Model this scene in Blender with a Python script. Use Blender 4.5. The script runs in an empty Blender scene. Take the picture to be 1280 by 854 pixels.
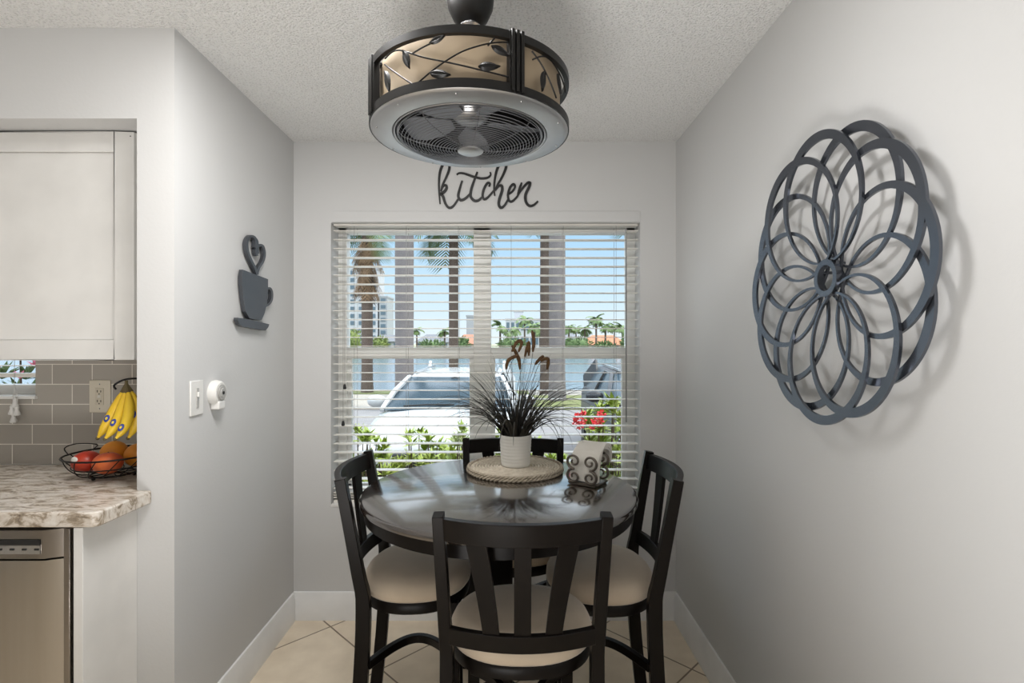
import bpy, math, random
from mathutils import Vector, Matrix
R = math.radians
PI = math.pi
random.seed(7)
scn = bpy.context.scene
COL = scn.collection
CH = 1.418            # eye height
F = 650.0             # focal length in pixels of the 1280 px frame

# ------------------------------------------------------------------ camera
cd = bpy.data.cameras.new('camera'); cam = bpy.data.objects.new('camera', cd); COL.objects.link(cam)
cam.location = (0, 0, CH); cam.rotation_euler = (R(90), 0, 0)
cd.sensor_width = 36; cd.lens = 36 * F / 1280; cd.clip_start = .02; cd.clip_end = 2000
scn.camera = cam
scn.view_settings.view_transform = 'Standard'; scn.view_settings.look = 'None'
scn.view_settings.gamma = 1; scn.view_settings.use_curve_mapping = False
scn.view_settings.exposure = 0.5

# ------------------------------------------------------------------ world
w = bpy.data.worlds.new('world'); scn.world = w; w.use_nodes = True
nt = w.node_tree; nt.nodes.clear()
wo = nt.nodes.new('ShaderNodeOutputWorld'); bg = nt.nodes.new('ShaderNodeBackground')
tc = nt.nodes.new('ShaderNodeTexCoord'); sx = nt.nodes.new('ShaderNodeSeparateXYZ')
rp = nt.nodes.new('ShaderNodeValToRGB')
nt.links.new(tc.outputs['Generated'], sx.inputs[0]); nt.links.new(sx.outputs['Z'], rp.inputs[0])
nt.links.new(rp.outputs[0], bg.inputs[0]); nt.links.new(bg.outputs[0], wo.inputs[0])
cr = rp.color_ramp
cr.elements[0].position = 0.0; cr.elements[0].color = (.86, .93, 1, 1)
cr.elements[1].position = 1.0; cr.elements[1].color = (3.0, 3.3, 3.8, 1)
e = cr.elements.new(.07); e.color = (.70, .86, 1, 1)
e = cr.elements.new(.20); e.color = (.44, .69, .96, 1)
e = cr.elements.new(.36); e.color = (3.0, 3.3, 3.8, 1)
bg.inputs[1].default_value = .78

def light(name, kind, loc, rot, energy, size=None, sizey=None, color=(1, 1, 1), angle=None):
    ld = bpy.data.lights.new(name, kind); ld.energy = energy; ld.color = color
    if kind == 'AREA':
        ld.shape = 'RECTANGLE'; ld.size = size; ld.size_y = sizey
    if angle is not None: ld.angle = angle
    o = bpy.data.objects.new(name, ld); COL.objects.link(o); o.location = loc; o.rotation_euler = rot
    return o
# sun high above the right of the street
light('sun', 'SUN', (6, -4, 12), Vector((-.45, .16, -.88)).to_track_quat('-Z', 'Y').to_euler(), 1.6, color=(1, .93, .82), angle=R(.6))
# added fill lights without fixtures: from behind, from overhead and upward
light('rear_fill', 'AREA', (-1.0, -2.7, 1.3), (R(90), 0, 0), 2, 3.4, 2.0, (1, 1, 1))  # added fill behind the camera, no real opening there
light('overhead_fill', 'AREA', (-.40, 1.25, 2.43), (0, 0, 0), 19, .6, .35, (1, .985, .97))  # added fill under the ceiling, brightens the nook walls and floor
light('upward_fill', 'AREA', (-.45, -.35, .35), (R(180), 0, 0), 38, .8, .8, (1, .985, .97))  # added fill aimed at the ceiling for bounce, not a lamp of the room

# ------------------------------------------------------------------ materials
MATS = {}
def mat(name, color, rough=.6, metal=0, noise=None, bump=None, spec=.5, coat=0, sheen=0, trans=0):
    """noise=(scale, amount, color2, stretch) ; bump=(scale, strength, distance)"""
    if name in MATS: return MATS[name]
    m = bpy.data.materials.new(name); m.use_nodes = True; MATS[name] = m
    t = m.node_tree; b = t.nodes['Principled BSDF']
    b.inputs['Base Color'].default_value = (*color, 1); b.inputs['Roughness'].default_value = rough
    b.inputs['Metallic'].default_value = metal; b.inputs['Specular IOR Level'].default_value = spec
    b.inputs['Coat Weight'].default_value = coat; b.inputs['Sheen Weight'].default_value = sheen
    b.inputs['Transmission Weight'].default_value = trans
    tcn = t.nodes.new('ShaderNodeTexCoord')
    if noise is None: noise = (6, .35, tuple(c * .9 for c in color), (1, 1, 1))
    n = t.nodes.new('ShaderNodeTexNoise'); n.inputs['Scale'].default_value = noise[0]; n.inputs['Detail'].default_value = 5
    mp = t.nodes.new('ShaderNodeMapping'); mp.inputs['Scale'].default_value = noise[3]
    t.links.new(tcn.outputs['Object'], mp.inputs[0]); t.links.new(mp.outputs[0], n.inputs[0])
    r = t.nodes.new('ShaderNodeValToRGB')
    r.color_ramp.elements[0].position = .5 - .5 * (1 - noise[1]) * .6; r.color_ramp.elements[1].position = .5 + .5 * (1 - noise[1]) * .6
    r.color_ramp.elements[0].color = (*color, 1); r.color_ramp.elements[1].color = (*noise[2], 1)
    t.links.new(n.outputs[0], r.inputs[0]); t.links.new(r.outputs[0], b.inputs['Base Color'])
    if bump:
        n2 = t.nodes.new('ShaderNodeTexNoise'); n2.inputs['Scale'].default_value = bump[0]; n2.inputs['Detail'].default_value = 3
        t.links.new(tcn.outputs['Object'], n2.inputs[0])
        bp = t.nodes.new('ShaderNodeBump'); bp.inputs['Strength'].default_value = bump[1]; bp.inputs['Distance'].default_value = bump[2]
        t.links.new(n2.outputs[0], bp.inputs['Height']); t.links.new(bp.outputs[0], b.inputs['Normal'])
    return m

wallm = mat('wall_paint', (.62, .62, .615), .75, noise=(1.5, .2, (.605, .605, .60), (1, 1, 1)), bump=(90, .10, .004), spec=.2)
trimm = mat('trim_white', (.86, .86, .85), .4)
white = mat('white_plastic', (.80, .79, .76), .35)
vinyl = mat('white_vinyl', (.84, .835, .81), .35)
slatm = mat('blind_slat', (.86, .83, .77), .35)
cabm = mat('cabinet_white', (.76, .75, .725), .45)
blackwood = mat('espresso_wood', (.004, .003, .0025), .34, noise=(14, .2, (.007, .005, .004), (1, 1, .12)), spec=.16)
suede = mat('beige_suede', (.62, .52, .40), .95, noise=(7, .1, (.50, .41, .31), (1, 1, 1)), bump=(240, .2, .002), sheen=.4, spec=.1)
blackmetal = mat('black_metal', (.005, .0045, .004), .38, 0, spec=.28)
steel = mat('brushed_steel', (.60, .60, .60), .25, 1.0, noise=(20, .2, (.5, .5, .5), (1, 1, 1)))
rubber = mat('black_rubber', (.01, .01, .01), .6)
glassdark = mat('car_glass', (.04, .06, .075), .14, 0, spec=.08)
artm = mat('art_metal', (.11, .12, .142), .24, .85, noise=(4, .2, (.14, .15, .172), (1, 1, 1)))

# popcorn ceiling
cm = mat('popcorn_ceiling', (.78, .77, .75), .95, spec=.1)
t = cm.node_tree; b = t.nodes['Principled BSDF']
tcn = t.nodes.new('ShaderNodeTexCoord')
v = t.nodes.new('ShaderNodeTexNoise'); v.inputs['Scale'].default_value = 135; v.inputs['Detail'].default_value = 2.5; v.inputs['Roughness'].default_value = .6
t.links.new(tcn.outputs['Object'], v.inputs[0])
rr = t.nodes.new('ShaderNodeValToRGB'); rr.color_ramp.elements[0].position = .35; rr.color_ramp.elements[1].position = .62
t.links.new(v.outputs[0], rr.inputs[0])
bp = t.nodes.new('ShaderNodeBump'); bp.inputs['Strength'].default_value = .8; bp.inputs['Distance'].default_value = .006
t.links.new(rr.outputs[0], bp.inputs['Height']); t.links.new(bp.outputs[0], b.inputs['Normal'])
# pits between the crumbs painted greyer, their shade put into the colour
r2 = t.nodes.new('ShaderNodeValToRGB'); r2.color_ramp.elements[0].position = .36; r2.color_ramp.elements[1].position = .46
r2.color_ramp.elements[0].color = (.72, .715, .70, 1); r2.color_ramp.elements[1].color = (.90, .895, .88, 1)
t.links.new(v.outputs[0], r2.inputs[0]); t.links.new(r2.outputs[0], b.inputs['Base Color'])

# diagonal floor tiles
fm = mat('floor_tile', (.60, .50, .37), .35)
t = fm.node_tree; b = t.nodes['Principled BSDF']
tcn = t.nodes.new('ShaderNodeTexCoord'); mp = t.nodes.new('ShaderNodeMapping'); mp.vector_type = 'TEXTURE'
TS = .475
# rotated grid: u=(x+y)/sqrt2 , v=(y-x)/sqrt2
mp.vector_type = 'POINT'; mp.inputs['Rotation'].default_value = (0, 0, R(-45))
mp.inputs['Location'].default_value = (-(1.19 % TS), -(2.466 % TS), 0)
t.links.new(tcn.outputs['Object'], mp.inputs[0])
br = t.nodes.new('ShaderNodeTexBrick'); br.offset = 0; br.squash = 1
br.inputs['Scale'].default_value = 1; br.inputs['Brick Width'].default_value = TS; br.inputs['Row Height'].default_value = TS
br.inputs['Mortar Size'].default_value = .004; br.inputs['Mortar Smooth'].default_value = .1
br.inputs['Color1'].default_value = (.86, .745, .585, 1); br.inputs['Color2'].default_value = (.80, .685, .53, 1); br.inputs['Mortar'].default_value = (.25, .19, .13, 1)
t.links.new(mp.outputs[0], br.inputs[0])
n = t.nodes.new('ShaderNodeTexNoise'); n.inputs['Scale'].default_value = 9; n.inputs['Detail'].default_value = 8
t.links.new(tcn.outputs['Object'], n.inputs[0])
mx = t.nodes.new('ShaderNodeMix'); mx.data_type = 'RGBA'; mx.blend_type = 'MULTIPLY'; mx.inputs[0].default_value = .5
rmp = t.nodes.new('ShaderNodeValToRGB'); rmp.color_ramp.elements[0].position = .3; rmp.color_ramp.elements[0].color = (.75, .72, .68, 1); rmp.color_ramp.elements[1].position = .65
t.links.new(n.outputs[0], rmp.inputs[0]); t.links.new(br.outputs['Color'], mx.inputs[6]); t.links.new(rmp.outputs[0], mx.inputs[7])
t.links.new(mx.outputs[2], b.inputs['Base Color'])
bp = t.nodes.new('ShaderNodeBump'); bp.invert = True; bp.inputs['Strength'].default_value = .5; bp.inputs['Distance'].default_value = .003
t.links.new(br.outputs['Fac'], bp.inputs['Height']); t.links.new(bp.outputs[0], b.inputs['Normal'])

# subway tile backsplash
sm = mat('subway_tile', (.3, .27, .23), .3)
t = sm.node_tree; b = t.nodes['Principled BSDF']
tcn = t.nodes.new('ShaderNodeTexCoord'); mp = t.nodes.new('ShaderNodeMapping'); mp.inputs['Rotation'].default_value = (R(-90), 0, 0)
sxyz = t.nodes.new('ShaderNodeSeparateXYZ'); cxyz = t.nodes.new('ShaderNodeCombineXYZ')
t.links.new(tcn.outputs['Object'], sxyz.inputs[0]); 
ax = t.nodes.new('ShaderNodeMath'); ax.operation = 'ADD'; ax.inputs[1].default_value = 3.298
az = t.nodes.new('ShaderNodeMath'); az.operation = 'ADD'; az.inputs[1].default_value = -.936
t.links.new(sxyz.outputs['X'], ax.inputs[0]); t.links.new(sxyz.outputs['Z'], az.inputs[0])
t.links.new(ax.outputs[0], cxyz.inputs['X']); t.links.new(az.outputs[0], cxyz.inputs['Y'])
br = t.nodes.new('ShaderNodeTexBrick'); br.inputs['Scale'].default_value = 1; br.inputs['Brick Width'].default_value = .157; br.inputs['Row Height'].default_value = .0785
br.inputs['Mortar Size'].default_value = .0016; br.inputs['Mortar Smooth'].default_value = .05; br.inputs['Bias'].default_value = 0
br.inputs['Color1'].default_value = (.42, .39, .345, 1); br.inputs['Color2'].default_value = (.38, .35, .31, 1); br.inputs['Mortar'].default_value = (.85, .81, .73, 1)
t.links.new(cxyz.outputs[0], br.inputs[0]); t.links.new(br.outputs['Color'], b.inputs['Base Color'])
bp = t.nodes.new('ShaderNodeBump'); bp.invert = True; bp.inputs['Strength'].default_value = .4; bp.inputs['Distance'].default_value = .003
t.links.new(br.outputs['Fac'], bp.inputs['Height']); t.links.new(bp.outputs[0], b.inputs['Normal'])

# speckled laminate counter
gm = mat('granite_laminate', (.5, .45, .4), .28)
t = gm.node_tree; b = t.nodes['Principled BSDF']
tcn = t.nodes.new('ShaderNodeTexCoord'); mp = t.nodes.new('ShaderNodeMapping'); mp.inputs['Rotation'].default_value = (0, 0, R(35)); mp.inputs['Scale'].default_value = (1, 2.8, 1.6)
t.links.new(tcn.outputs['Object'], mp.inputs[0])
n = t.nodes.new('ShaderNodeTexNoise'); n.inputs['Scale'].default_value = 14; n.inputs['Detail'].default_value = 9; n.inputs['Roughness'].default_value = .72; n.inputs['Distortion'].default_value = .8
t.links.new(mp.outputs[0], n.inputs[0])
rmp = t.nodes.new('ShaderNodeValToRGB'); c = rmp.color_ramp
c.elements[0].position = .32; c.elements[0].color = (.10, .075, .055, 1); c.elements[1].position = .72; c.elements[1].color = (.74, .71, .66, 1)
e = c.elements.new(.43); e.color = (.33, .27, .20, 1); e = c.elements.new(.50); e.color = (.58, .52, .45, 1); e = c.elements.new(.6); e.color = (.66, .62, .56, 1)
t.links.new(n.outputs[0], rmp.inputs[0]); t.links.new(rmp.outputs[0], b.inputs['Base Color'])

# table top: dark stained, streaky clear coat
tm = mat('table_top_wood', (.016, .011, .009), .2, noise=(9, .1, (.030, .020, .014), (1, 6, 1)), bump=(10, .06, .003), spec=.9, coat=1.0)
tm.node_tree.nodes['Principled BSDF'].inputs['Coat Roughness'].default_value = .10; tm.node_tree.nodes['Principled BSDF'].inputs['Coat IOR'].default_value = 1.9

# window glass: thin clear
gl = bpy.data.materials.new('window_glass'); gl.use_nodes = True; t = gl.node_tree; t.nodes.clear()
o_ = t.nodes.new('ShaderNodeOutputMaterial'); mxs = t.nodes.new('ShaderNodeMixShader'); tr = t.nodes.new('ShaderNodeBsdfTransparent'); gs = t.nodes.new('ShaderNodeBsdfGlossy')
gs.inputs['Roughness'].default_value = .02; tr.inputs[0].default_value = (.96, .98, .97, 1)
fr = t.nodes.new('ShaderNodeFresnel'); fr.inputs[0].default_value = 1.15
t.links.new(fr.outputs[0], mxs.inputs[0]); t.links.new(tr.outputs[0], mxs.inputs[1]); t.links.new(gs.outputs[0], mxs.inputs[2]); t.links.new(mxs.outputs[0], o_.inputs[0])

# ------------------------------------------------------------------ mesh builder
class MB:
    def __init__(s): s.v = []; s.f = []; s.m = []; s.cur = 0
    def add(s, vs, fs):
        k = len(s.v); s.v += [tuple(p) for p in vs]
        for f in fs: s.f.append(tuple(i + k for i in f)); s.m.append(s.cur)
        return s
    def box(s, a, b, M=None):
        x0, y0, z0 = a; x1, y1, z1 = b
        vs = [(x0,y0,z0),(x1,y0,z0),(x1,y1,z0),(x0,y1,z0),(x0,y0,z1),(x1,y0,z1),(x1,y1,z1),(x0,y1,z1)]
        if M: vs = [M @ Vector(p) for p in vs]
        return s.add(vs, [(0,3,2,1),(4,5,6,7),(0,1,5,4),(1,2,6,5),(2,3,7,6),(3,0,4,7)])
    def loft(s, rings, caps=True, closed=True):
        n = len(rings[0]); vs = [p for r in rings for p in r]; fs = []
        for i in range(len(rings) - 1):
            for j in range(n if closed else n - 1):
                k = (j + 1) % n; fs.append((i*n+j, i*n+k, (i+1)*n+k, (i+1)*n+j))
        if caps and closed: fs.append(tuple(range(n-1, -1, -1))); fs.append(tuple(range((len(rings)-1)*n, len(rings)*n)))
        return s.add(vs, fs)
    def tube(s, pts, rad, n=8, closed=False, flat=1.0, up=None):
        pts = [Vector(p) for p in pts]; N = len(pts); rings = []
        rad = rad if isinstance(rad, (list, tuple)) else [rad] * N
        u = None
        for i in range(N):
            if closed: d = pts[(i+1) % N] - pts[i-1]
            else: d = pts[min(i+1, N-1)] - pts[max(i-1, 0)]
            if d.length < 1e-9: d = Vector((0, 0, 1))
            d.normalize()
            if up is not None: u = Vector(up) - Vector(up).dot(d) * d
            elif u is None:
                a = Vector((0, 0, 1)) if abs(d.z) < .9 else Vector((1, 0, 0)); u = a - a.dot(d) * d
            else: u = u - u.dot(d) * d
            if u.length < 1e-6: u = d.orthogonal()
            u.normalize(); w_ = d.cross(u)
            rings.append([pts[i] + (u * math.cos(2*PI*j/n) * flat + w_ * math.sin(2*PI*j/n)) * rad[i] for j in range(n)])
        if closed:
            rings.append(rings[0]); return s.loft(rings, caps=False)
        return s.loft(rings)
    def bar(s, pts, ws, hs, up=(0, 0, 1)):
        """rectangular section along a path: ws across, hs along up"""
        pts = [Vector(p) for p in pts]; N = len(pts); rings = []
        ws = ws if isinstance(ws, (list, tuple)) else [ws] * N; hs = hs if isinstance(hs, (list, tuple)) else [hs] * N
        for i in range(N):
            d = (pts[min(i+1, N-1)] - pts[max(i-1, 0)]).normalized()
            u = Vector(up); u = (u - u.dot(d) * d).normalized(); c = d.cross(u)
            a = c * ws[i] / 2; h = u * hs[i] / 2
            rings.append([pts[i] - a - h, pts[i] + a - h, pts[i] + a + h, pts[i] - a + h])
        return s.loft(rings)
    def lathe(s, prof, c=(0, 0, 0), n=40, closed=False):
        rings = []
        for (r, z) in prof: rings.append([(c[0] + r*math.cos(2*PI*j/n), c[1] + r*math.sin(2*PI*j/n), c[2] + z) for j in range(n)])
        if closed: rings.append(rings[0]); return s.loft(rings, caps=False)
        return s.loft(rings, caps=True)
    def prism(s, poly, fn, t0, t1):
        """poly of 2D points, fn(u, v, t) -> 3D"""
        n = len(poly); vs = [fn(u, v_, t0) for u, v_ in poly] + [fn(u, v_, t1) for u, v_ in poly]
        fs = [tuple(range(n-1, -1, -1)), tuple(range(n, 2*n))] + [(i, (i+1) % n, n+(i+1) % n, n+i) for i in range(n)]
        return s.add(vs, fs)
    def ribbon(s, pts2, wid, fn, t0, t1):
        """flat stroke of varying width in a 2D plane, thick between t0 and t1"""
        N = len(pts2); L = []; Rr = []
        for i in range(N):
            a = Vector(pts2[max(i-1, 0)]); b = Vector(pts2[min(i+1, N-1)]); d = (b - a)
            d = d.normalized() if d.length > 1e-9 else Vector((1, 0)); nn = Vector((-d.y, d.x)); p = Vector(pts2[i])
            L.append(p + nn * wid[i] / 2); Rr.append(p - nn * wid[i] / 2)
        rings = [[fn(*L[i], t0), fn(*Rr[i], t0), fn(*Rr[i], t1), fn(*L[i], t1)] for i in range(N)]
        return s.loft(rings)
    def ball(s, c, r, n=16, m=10, M=None):
        rx, ry, rz = (r, r, r) if not isinstance(r, (tuple, list)) else r
        vs = []; fs = []
        for i in range(m + 1):
            for j in range(n):
                a = PI * i / m; q = 2*PI*j/n
                p = Vector((rx*math.sin(a)*math.cos(q), ry*math.sin(a)*math.sin(q), rz*math.cos(a)))
                if M: p = M @ p
                vs.append(p + Vector(c))
        for i in range(m):
            for j in range(n):
                k = (j+1) % n; fs.append((i*n+j, (i+1)*n+j, (i+1)*n+k, i*n+k))
        return s.add(vs, fs)
    def build(s, name, mats, parent=None, smooth=True, bevel=0, ang=35, label=None):
        me = bpy.data.meshes.new(name); me.from_pydata(s.v, [], s.f); me.update()
        import bmesh
        bm = bmesh.new(); bm.from_mesh(me); bmesh.ops.remove_doubles(bm, verts=bm.verts, dist=1e-6)
        bmesh.ops.recalc_face_normals(bm, faces=bm.faces); bm.to_mesh(me); bm.free()
        mats = mats if isinstance(mats, (list, tuple)) else [mats]
        for m_ in mats: me.materials.append(m_)
        if len(mats) > 1 and len(me.polygons) == len(s.m):
            me.polygons.foreach_set('material_index', s.m)
        if smooth:
            me.polygons.foreach_set('use_smooth', [True] * len(me.polygons)); me.set_sharp_from_angle(angle=R(ang))
        o = bpy.data.objects.new(name, me); COL.objects.link(o)
        if parent: o.parent = parent
        if bevel:
            bv = o.modifiers.new('bevel', 'BEVEL'); bv.width = bevel; bv.segments = 2; bv.limit_method = 'ANGLE'; bv.angle_limit = R(40)
        if label: o['label'] = label
        return o

def tag(o, label, cat, group=None, kind=None):
    o['label'] = label; o['category'] = cat
    if group: o['group'] = group
    if kind: o['kind'] = kind
    return o
def struct(o): o['kind'] = 'structure'; return o
def thing(name, label, cat, loc=(0, 0, 0), rz=0, group=None):
    o = bpy.data.objects.new(name, None); COL.objects.link(o); o.location = loc; o.rotation_euler = (0, 0, rz); o.empty_display_size = .05
    return tag(o, label, cat, group)
def copy_tree(o, parent=None):
    c = o.copy(); COL.objects.link(c); c.parent = parent
    for ch in list(o.children): copy_tree(ch, c)
    return c
def P(px, py, d):           # a place in the room seen at a pixel of the photo at depth d
    return Vector(((px - 640) * d / F, d, CH - (py - 427) * d / F))
def catmull(pts, k=6, closed=False):
    pts = [Vector(p) for p in pts]; N = len(pts); out = []
    rng = range(N) if closed else range(N - 1)
    for i in rng:
        if closed: p0, p1, p2, p3 = pts[i-1], pts[i], pts[(i+1) % N], pts[(i+2) % N]
        else: p0, p1, p2, p3 = pts[max(i-1, 0)], pts[i], pts[i+1], pts[min(i+2, N-1)]
        for j in range(k):
            q = j / k
            out.append(.5 * ((2*p1) + (p2-p0)*q + (2*p0-5*p1+4*p2-p3)*q*q + (3*p1-p0-3*p2+p3)*q**3))
    if not closed: out.append(pts[-1])
    return out

# ------------------------------------------------------------------ room dimensions
YB = 2.656; XR = .838; XL = -1.1155; XLn = -1.097; YS = 1.69; XK = -1.219; YK = 2.052; ZC = 2.438
XW = -3.3; YR = -3.0
WX0, WX1, WZ0, WZ1 = -.925, .655, .575, 2.025      # nook window opening

struct(MB().box((XW, YR, -.12), (XR + .15, YB + .2, 0)).build('floor', fm, smooth=False))
struct(MB().box((XW - .2, YR - .2, ZC), (XR + .15, YB + .3, ZC + .2)).build('ceiling', cm, smooth=False))
struct(MB().box((XR, YR, 0), (XR + .15, YB + .2, ZC)).build('wall_right', wallm, smooth=False))
m = MB(); x0, x1 = XL - .1, XR
m.box((x0, YB, 0), (WX0, YB + .2, ZC)); m.box((WX1, YB, 0), (x1, YB + .2, ZC))
m.box((WX0, YB, 0), (WX1, YB + .2, WZ0)); m.box((WX0, YB, WZ1), (WX1, YB + .2, ZC))
struct(m.build('wall_back', wallm, smooth=False))
# partition between nook and kitchen
m = MB()
m.prism([(XLn, YS), (XL, YB), (XK, YB), (XK, YS)], lambda u, v, t: (u, v, t), 0, ZC)
struct(m.build('wall_left', wallm, smooth=False))
# kitchen wall with small window
KX0, KX1, KZ0, KZ1 = -2.75, -1.872, 1.197, 2.05
m = MB()
m.box((XW, YK, 0), (KX0, YK + .2, ZC)); m.box((KX1, YK, 0), (XK, YK + .2, ZC))
m.box((KX0, YK, 0), (KX1, YK + .2, KZ0)); m.box((KX0, YK, KZ1), (KX1, YK + .2, ZC))
struct(m.build('wall_kitchen', wallm, smooth=False))
struct(MB().box((XW, YS, 2.143), (XK, YK, ZC)).build('wall_soffit', wallm, smooth=False))
m = MB(); yt = YK - .009
m.box((KX1, yt, .936), (XK, YK - .0005, 1.6)); m.box((XW + .15, yt, .936), (KX1, YK - .0005, KZ0))
struct(m.build('wall_backsplash', sm, smooth=False))
struct(MB().box((XW - .15, YR, 0), (XW, YK + .2, ZC)).build('wall_far_left', wallm, smooth=False))
struct(MB().box((XW, YR - .15, 0), (XR, YR, ZC)).build('wall_rear', wallm, smooth=False))

# baseboards
def base_prof(): return [(0, 0), (.016, 0), (.016, .108), (.012, .116), (.012, .128), (.007, .140), (0, .142)]
m = MB(); m.prism(base_prof(), lambda u, v, t: (t, YB - u, v), XL + .001, XR); struct(m.build('baseboard_back', trimm, bevel=0))
m = MB(); m.prism(base_prof(), lambda u, v, t: (XR - u, t, v), YR, YB - .016); struct(m.build('baseboard_right', trimm))
m = MB()
def lw(u, v, t):
    return (XLn + (XL - XLn) * (t - YS) / (YB - YS) + u, t, v)
m.prism(base_prof(), lw, YS, YB - .016); struct(m.build('baseboard_left', trimm))

# ------------------------------------------------------------------ nook window
wy0, wy1 = YB + .115, YB + .175
win = bpy.data.objects.new('window_1', None); COL.objects.link(win); win['kind'] = 'structure'
m = MB()
fw = .045; mxa, mxb = -.205, -.112
m.box((WX0, wy0, WZ0), (WX0 + fw, wy1, WZ1)); m.box((WX1 - fw, wy0, WZ0), (WX1, wy1, WZ1))
m.box((WX0, wy0, WZ1 - .03), (WX1, wy1, WZ1)); m.box((WX0, wy0, WZ0), (WX1, wy1, WZ0 + .05))
m.box((mxa, wy0, WZ0), (mxb, wy1, WZ1))
m.build('window_frame', vinyl, win, bevel=.003)
ZM = 1.36
for (a, b_) in ((WX0 + fw, mxa), (mxb, WX1 - fw)):
    m = MB()
    m.box((a, wy0 + .004, ZM - .034), (b_, wy1 - .006, ZM + .026))
    m.box((a, wy0 + .01, WZ0 + .05), (a + .022, wy0 + .038, ZM)); m.box((b_ - .022, wy0 + .01, WZ0 + .05), (b_, wy0 + .038, ZM))
    m.box((a, wy0 + .01, WZ0 + .05), (b_, wy0 + .038, WZ0 + .085))
    m.build('sash', vinyl, win, bevel=.002)
    g = MB().box((a, wy0 + .035, WZ0 + .05), (b_, wy0 + .038, WZ1 - .03)); g.build('window_glass', gl, win, smooth=False)
m = MB().box((WX0, YB - .0, WZ0 - .02), (WX1, wy0, WZ0)); 
m = MB().box((WX0 + .001, YB - .004, WZ0), (WX1 - .001, wy0, WZ0 + .012)); m.build('window_sill', vinyl, win)

# blinds
bl = thing('window_blind', 'wide white slatted blind with open slats hanging in the nook window', 'blind', (0, YB + .045, WZ1))
yb = 0; bx0, bx1 = WX0 + .006, WX1 - .006
m = MB(); zz = -.036; ns = 0
while zz > -(WZ1 - .66):
    T = Matrix.Translation((0, 0, zz)) @ Matrix.Rotation(R(-1), 4, 'X')
    m.box((bx0, -.025, -.0015), (bx1, .025, .0015), T); zz -= .0458; ns += 1
for k in range(3):
    m.box((bx0, -.025, zz + .022 - k * .012), (bx1, .025, zz + .025 - k * .012))
m.build('slats', slatm, bl, smooth=False)
zbt = zz + .022 - 3 * .012
MB().box((bx0, -.025, zbt - .016), (bx1, .025, zbt)).build('bottom_rail', slatm, bl, bevel=.003)
MB().box((bx0, -.026, -.010), (bx1, .026, 0)).build('head_rail', slatm, bl, bevel=.002)
cordm = mat('cord_grey', (.33, .32, .30), .7)
for px in (443, 508, 573, 639, 704, 770):
    x = (px - 640) * (YB + .02) / F
    m = MB(); 
    for yy in (-.0275, .0275): m.tube([(x, yy, -.014), (x, yy, zbt - .008)], .0009, 5)
    m.build('ladder_cord', cordm, bl)
for (px, zt) in ((430, 482), (428, 528)):
    x = (px - 640) * (YB + .0) / F; z = CH - (zt - 427) * YB / F - WZ1
    c_ = MB().tube([(x, -.032, -.04), (x, -.034, z)], .0011, 5).build('pull_cord', cordm, bl)
    MB().lathe([(.003, .022), (.006, .018), (.009, 0), (.006, -.004)], (x, -.034, z - .016), 12).build('tassel', rubber, c_)
x = (783 - 640) * YB / F
MB().tube([(x, -.036, -.03), (x + .001, -.037, -1.02)], .0032, 8).build('tilt_wand', mat('wand', (.2, .2, .2), .2), bl)
MB().box((-.918, YB - .006, 2.027), (.655, YB, 2.083)).build('trim_1', wallm, smooth=False, bevel=.0015)['kind'] = 'structure'

# ------------------------------------------------------------------ kitchen window and its blind
kw = bpy.data.objects.new('window_2', None); COL.objects.link(kw); kw['kind'] = 'structure'
m = MB()
m.box((KX0, YK + .06, KZ0), (KX0 + .04, YK + .12, KZ1)); m.box((KX1 - .04, YK + .06, KZ0), (KX1, YK + .12, KZ1))
m.box((KX0, YK + .06, KZ1 - .04), (KX1, YK + .12, KZ1)); m.box((KX0, YK + .06, KZ0), (KX1, YK + .12, KZ0 + .045))
m.build('window_frame', vinyl, kw, bevel=.002)
MB().box((KX0 + .04, YK + .09, KZ0 + .045), (KX1 - .04, YK + .093, KZ1 - .04)).build('window_glass', gl, kw, smooth=False)
m = MB().box((KX0 - .0, YK - .022, KZ0 - .004), (KX1 + .008, YK + .06, KZ0 + .008)); m.build('window_sill', vinyl, kw, bevel=.002)
kb = thing('window_blind', 'white blind seen at the small kitchen window under the wall cabinet', 'blind', (0, YK + .03, KZ1 - .01))
m = MB(); zz = -.06
while zz > -(KZ1 - KZ0 - .09):
    m.box((KX0 + .005, -.024, zz), (KX1 - .005, .024, zz + .003)); zz -= .044
m.build('slats', slatm, kb, smooth=False)
MB().box((KX0 + .005, -.024, zz), (KX1 - .005, .024, zz + .016)).build('bottom_rail', slatm, kb, bevel=.002)
MB().box((KX0 + .005, -.024, -.04), (KX1 - .005, .024, 0)).build('head_rail', slatm, kb, bevel=.002)
for (px, py) in ((19, 503), (15, 512), (21, 513), (17, 522)):
    p = P(px, py, YK - .035); zl = p.z - (KZ1 - .01)
    c_ = MB().tube([(P(18, 0, YK).x, -.028, -.04), (P(18, 0, YK).x, -.030, -.80), (p.x, -.060, KZ0 - KZ1 + .02), (p.x, -.065, zl)], .0010, 5).build('pull_cord', white, kb)
    MB().lathe([(.004, .030), (.0075, .022), (.006, .016), (.012, -.004), (.010, -.008)], (p.x, -.065, zl - .012), 14).build('tassel', white, c_)

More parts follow.
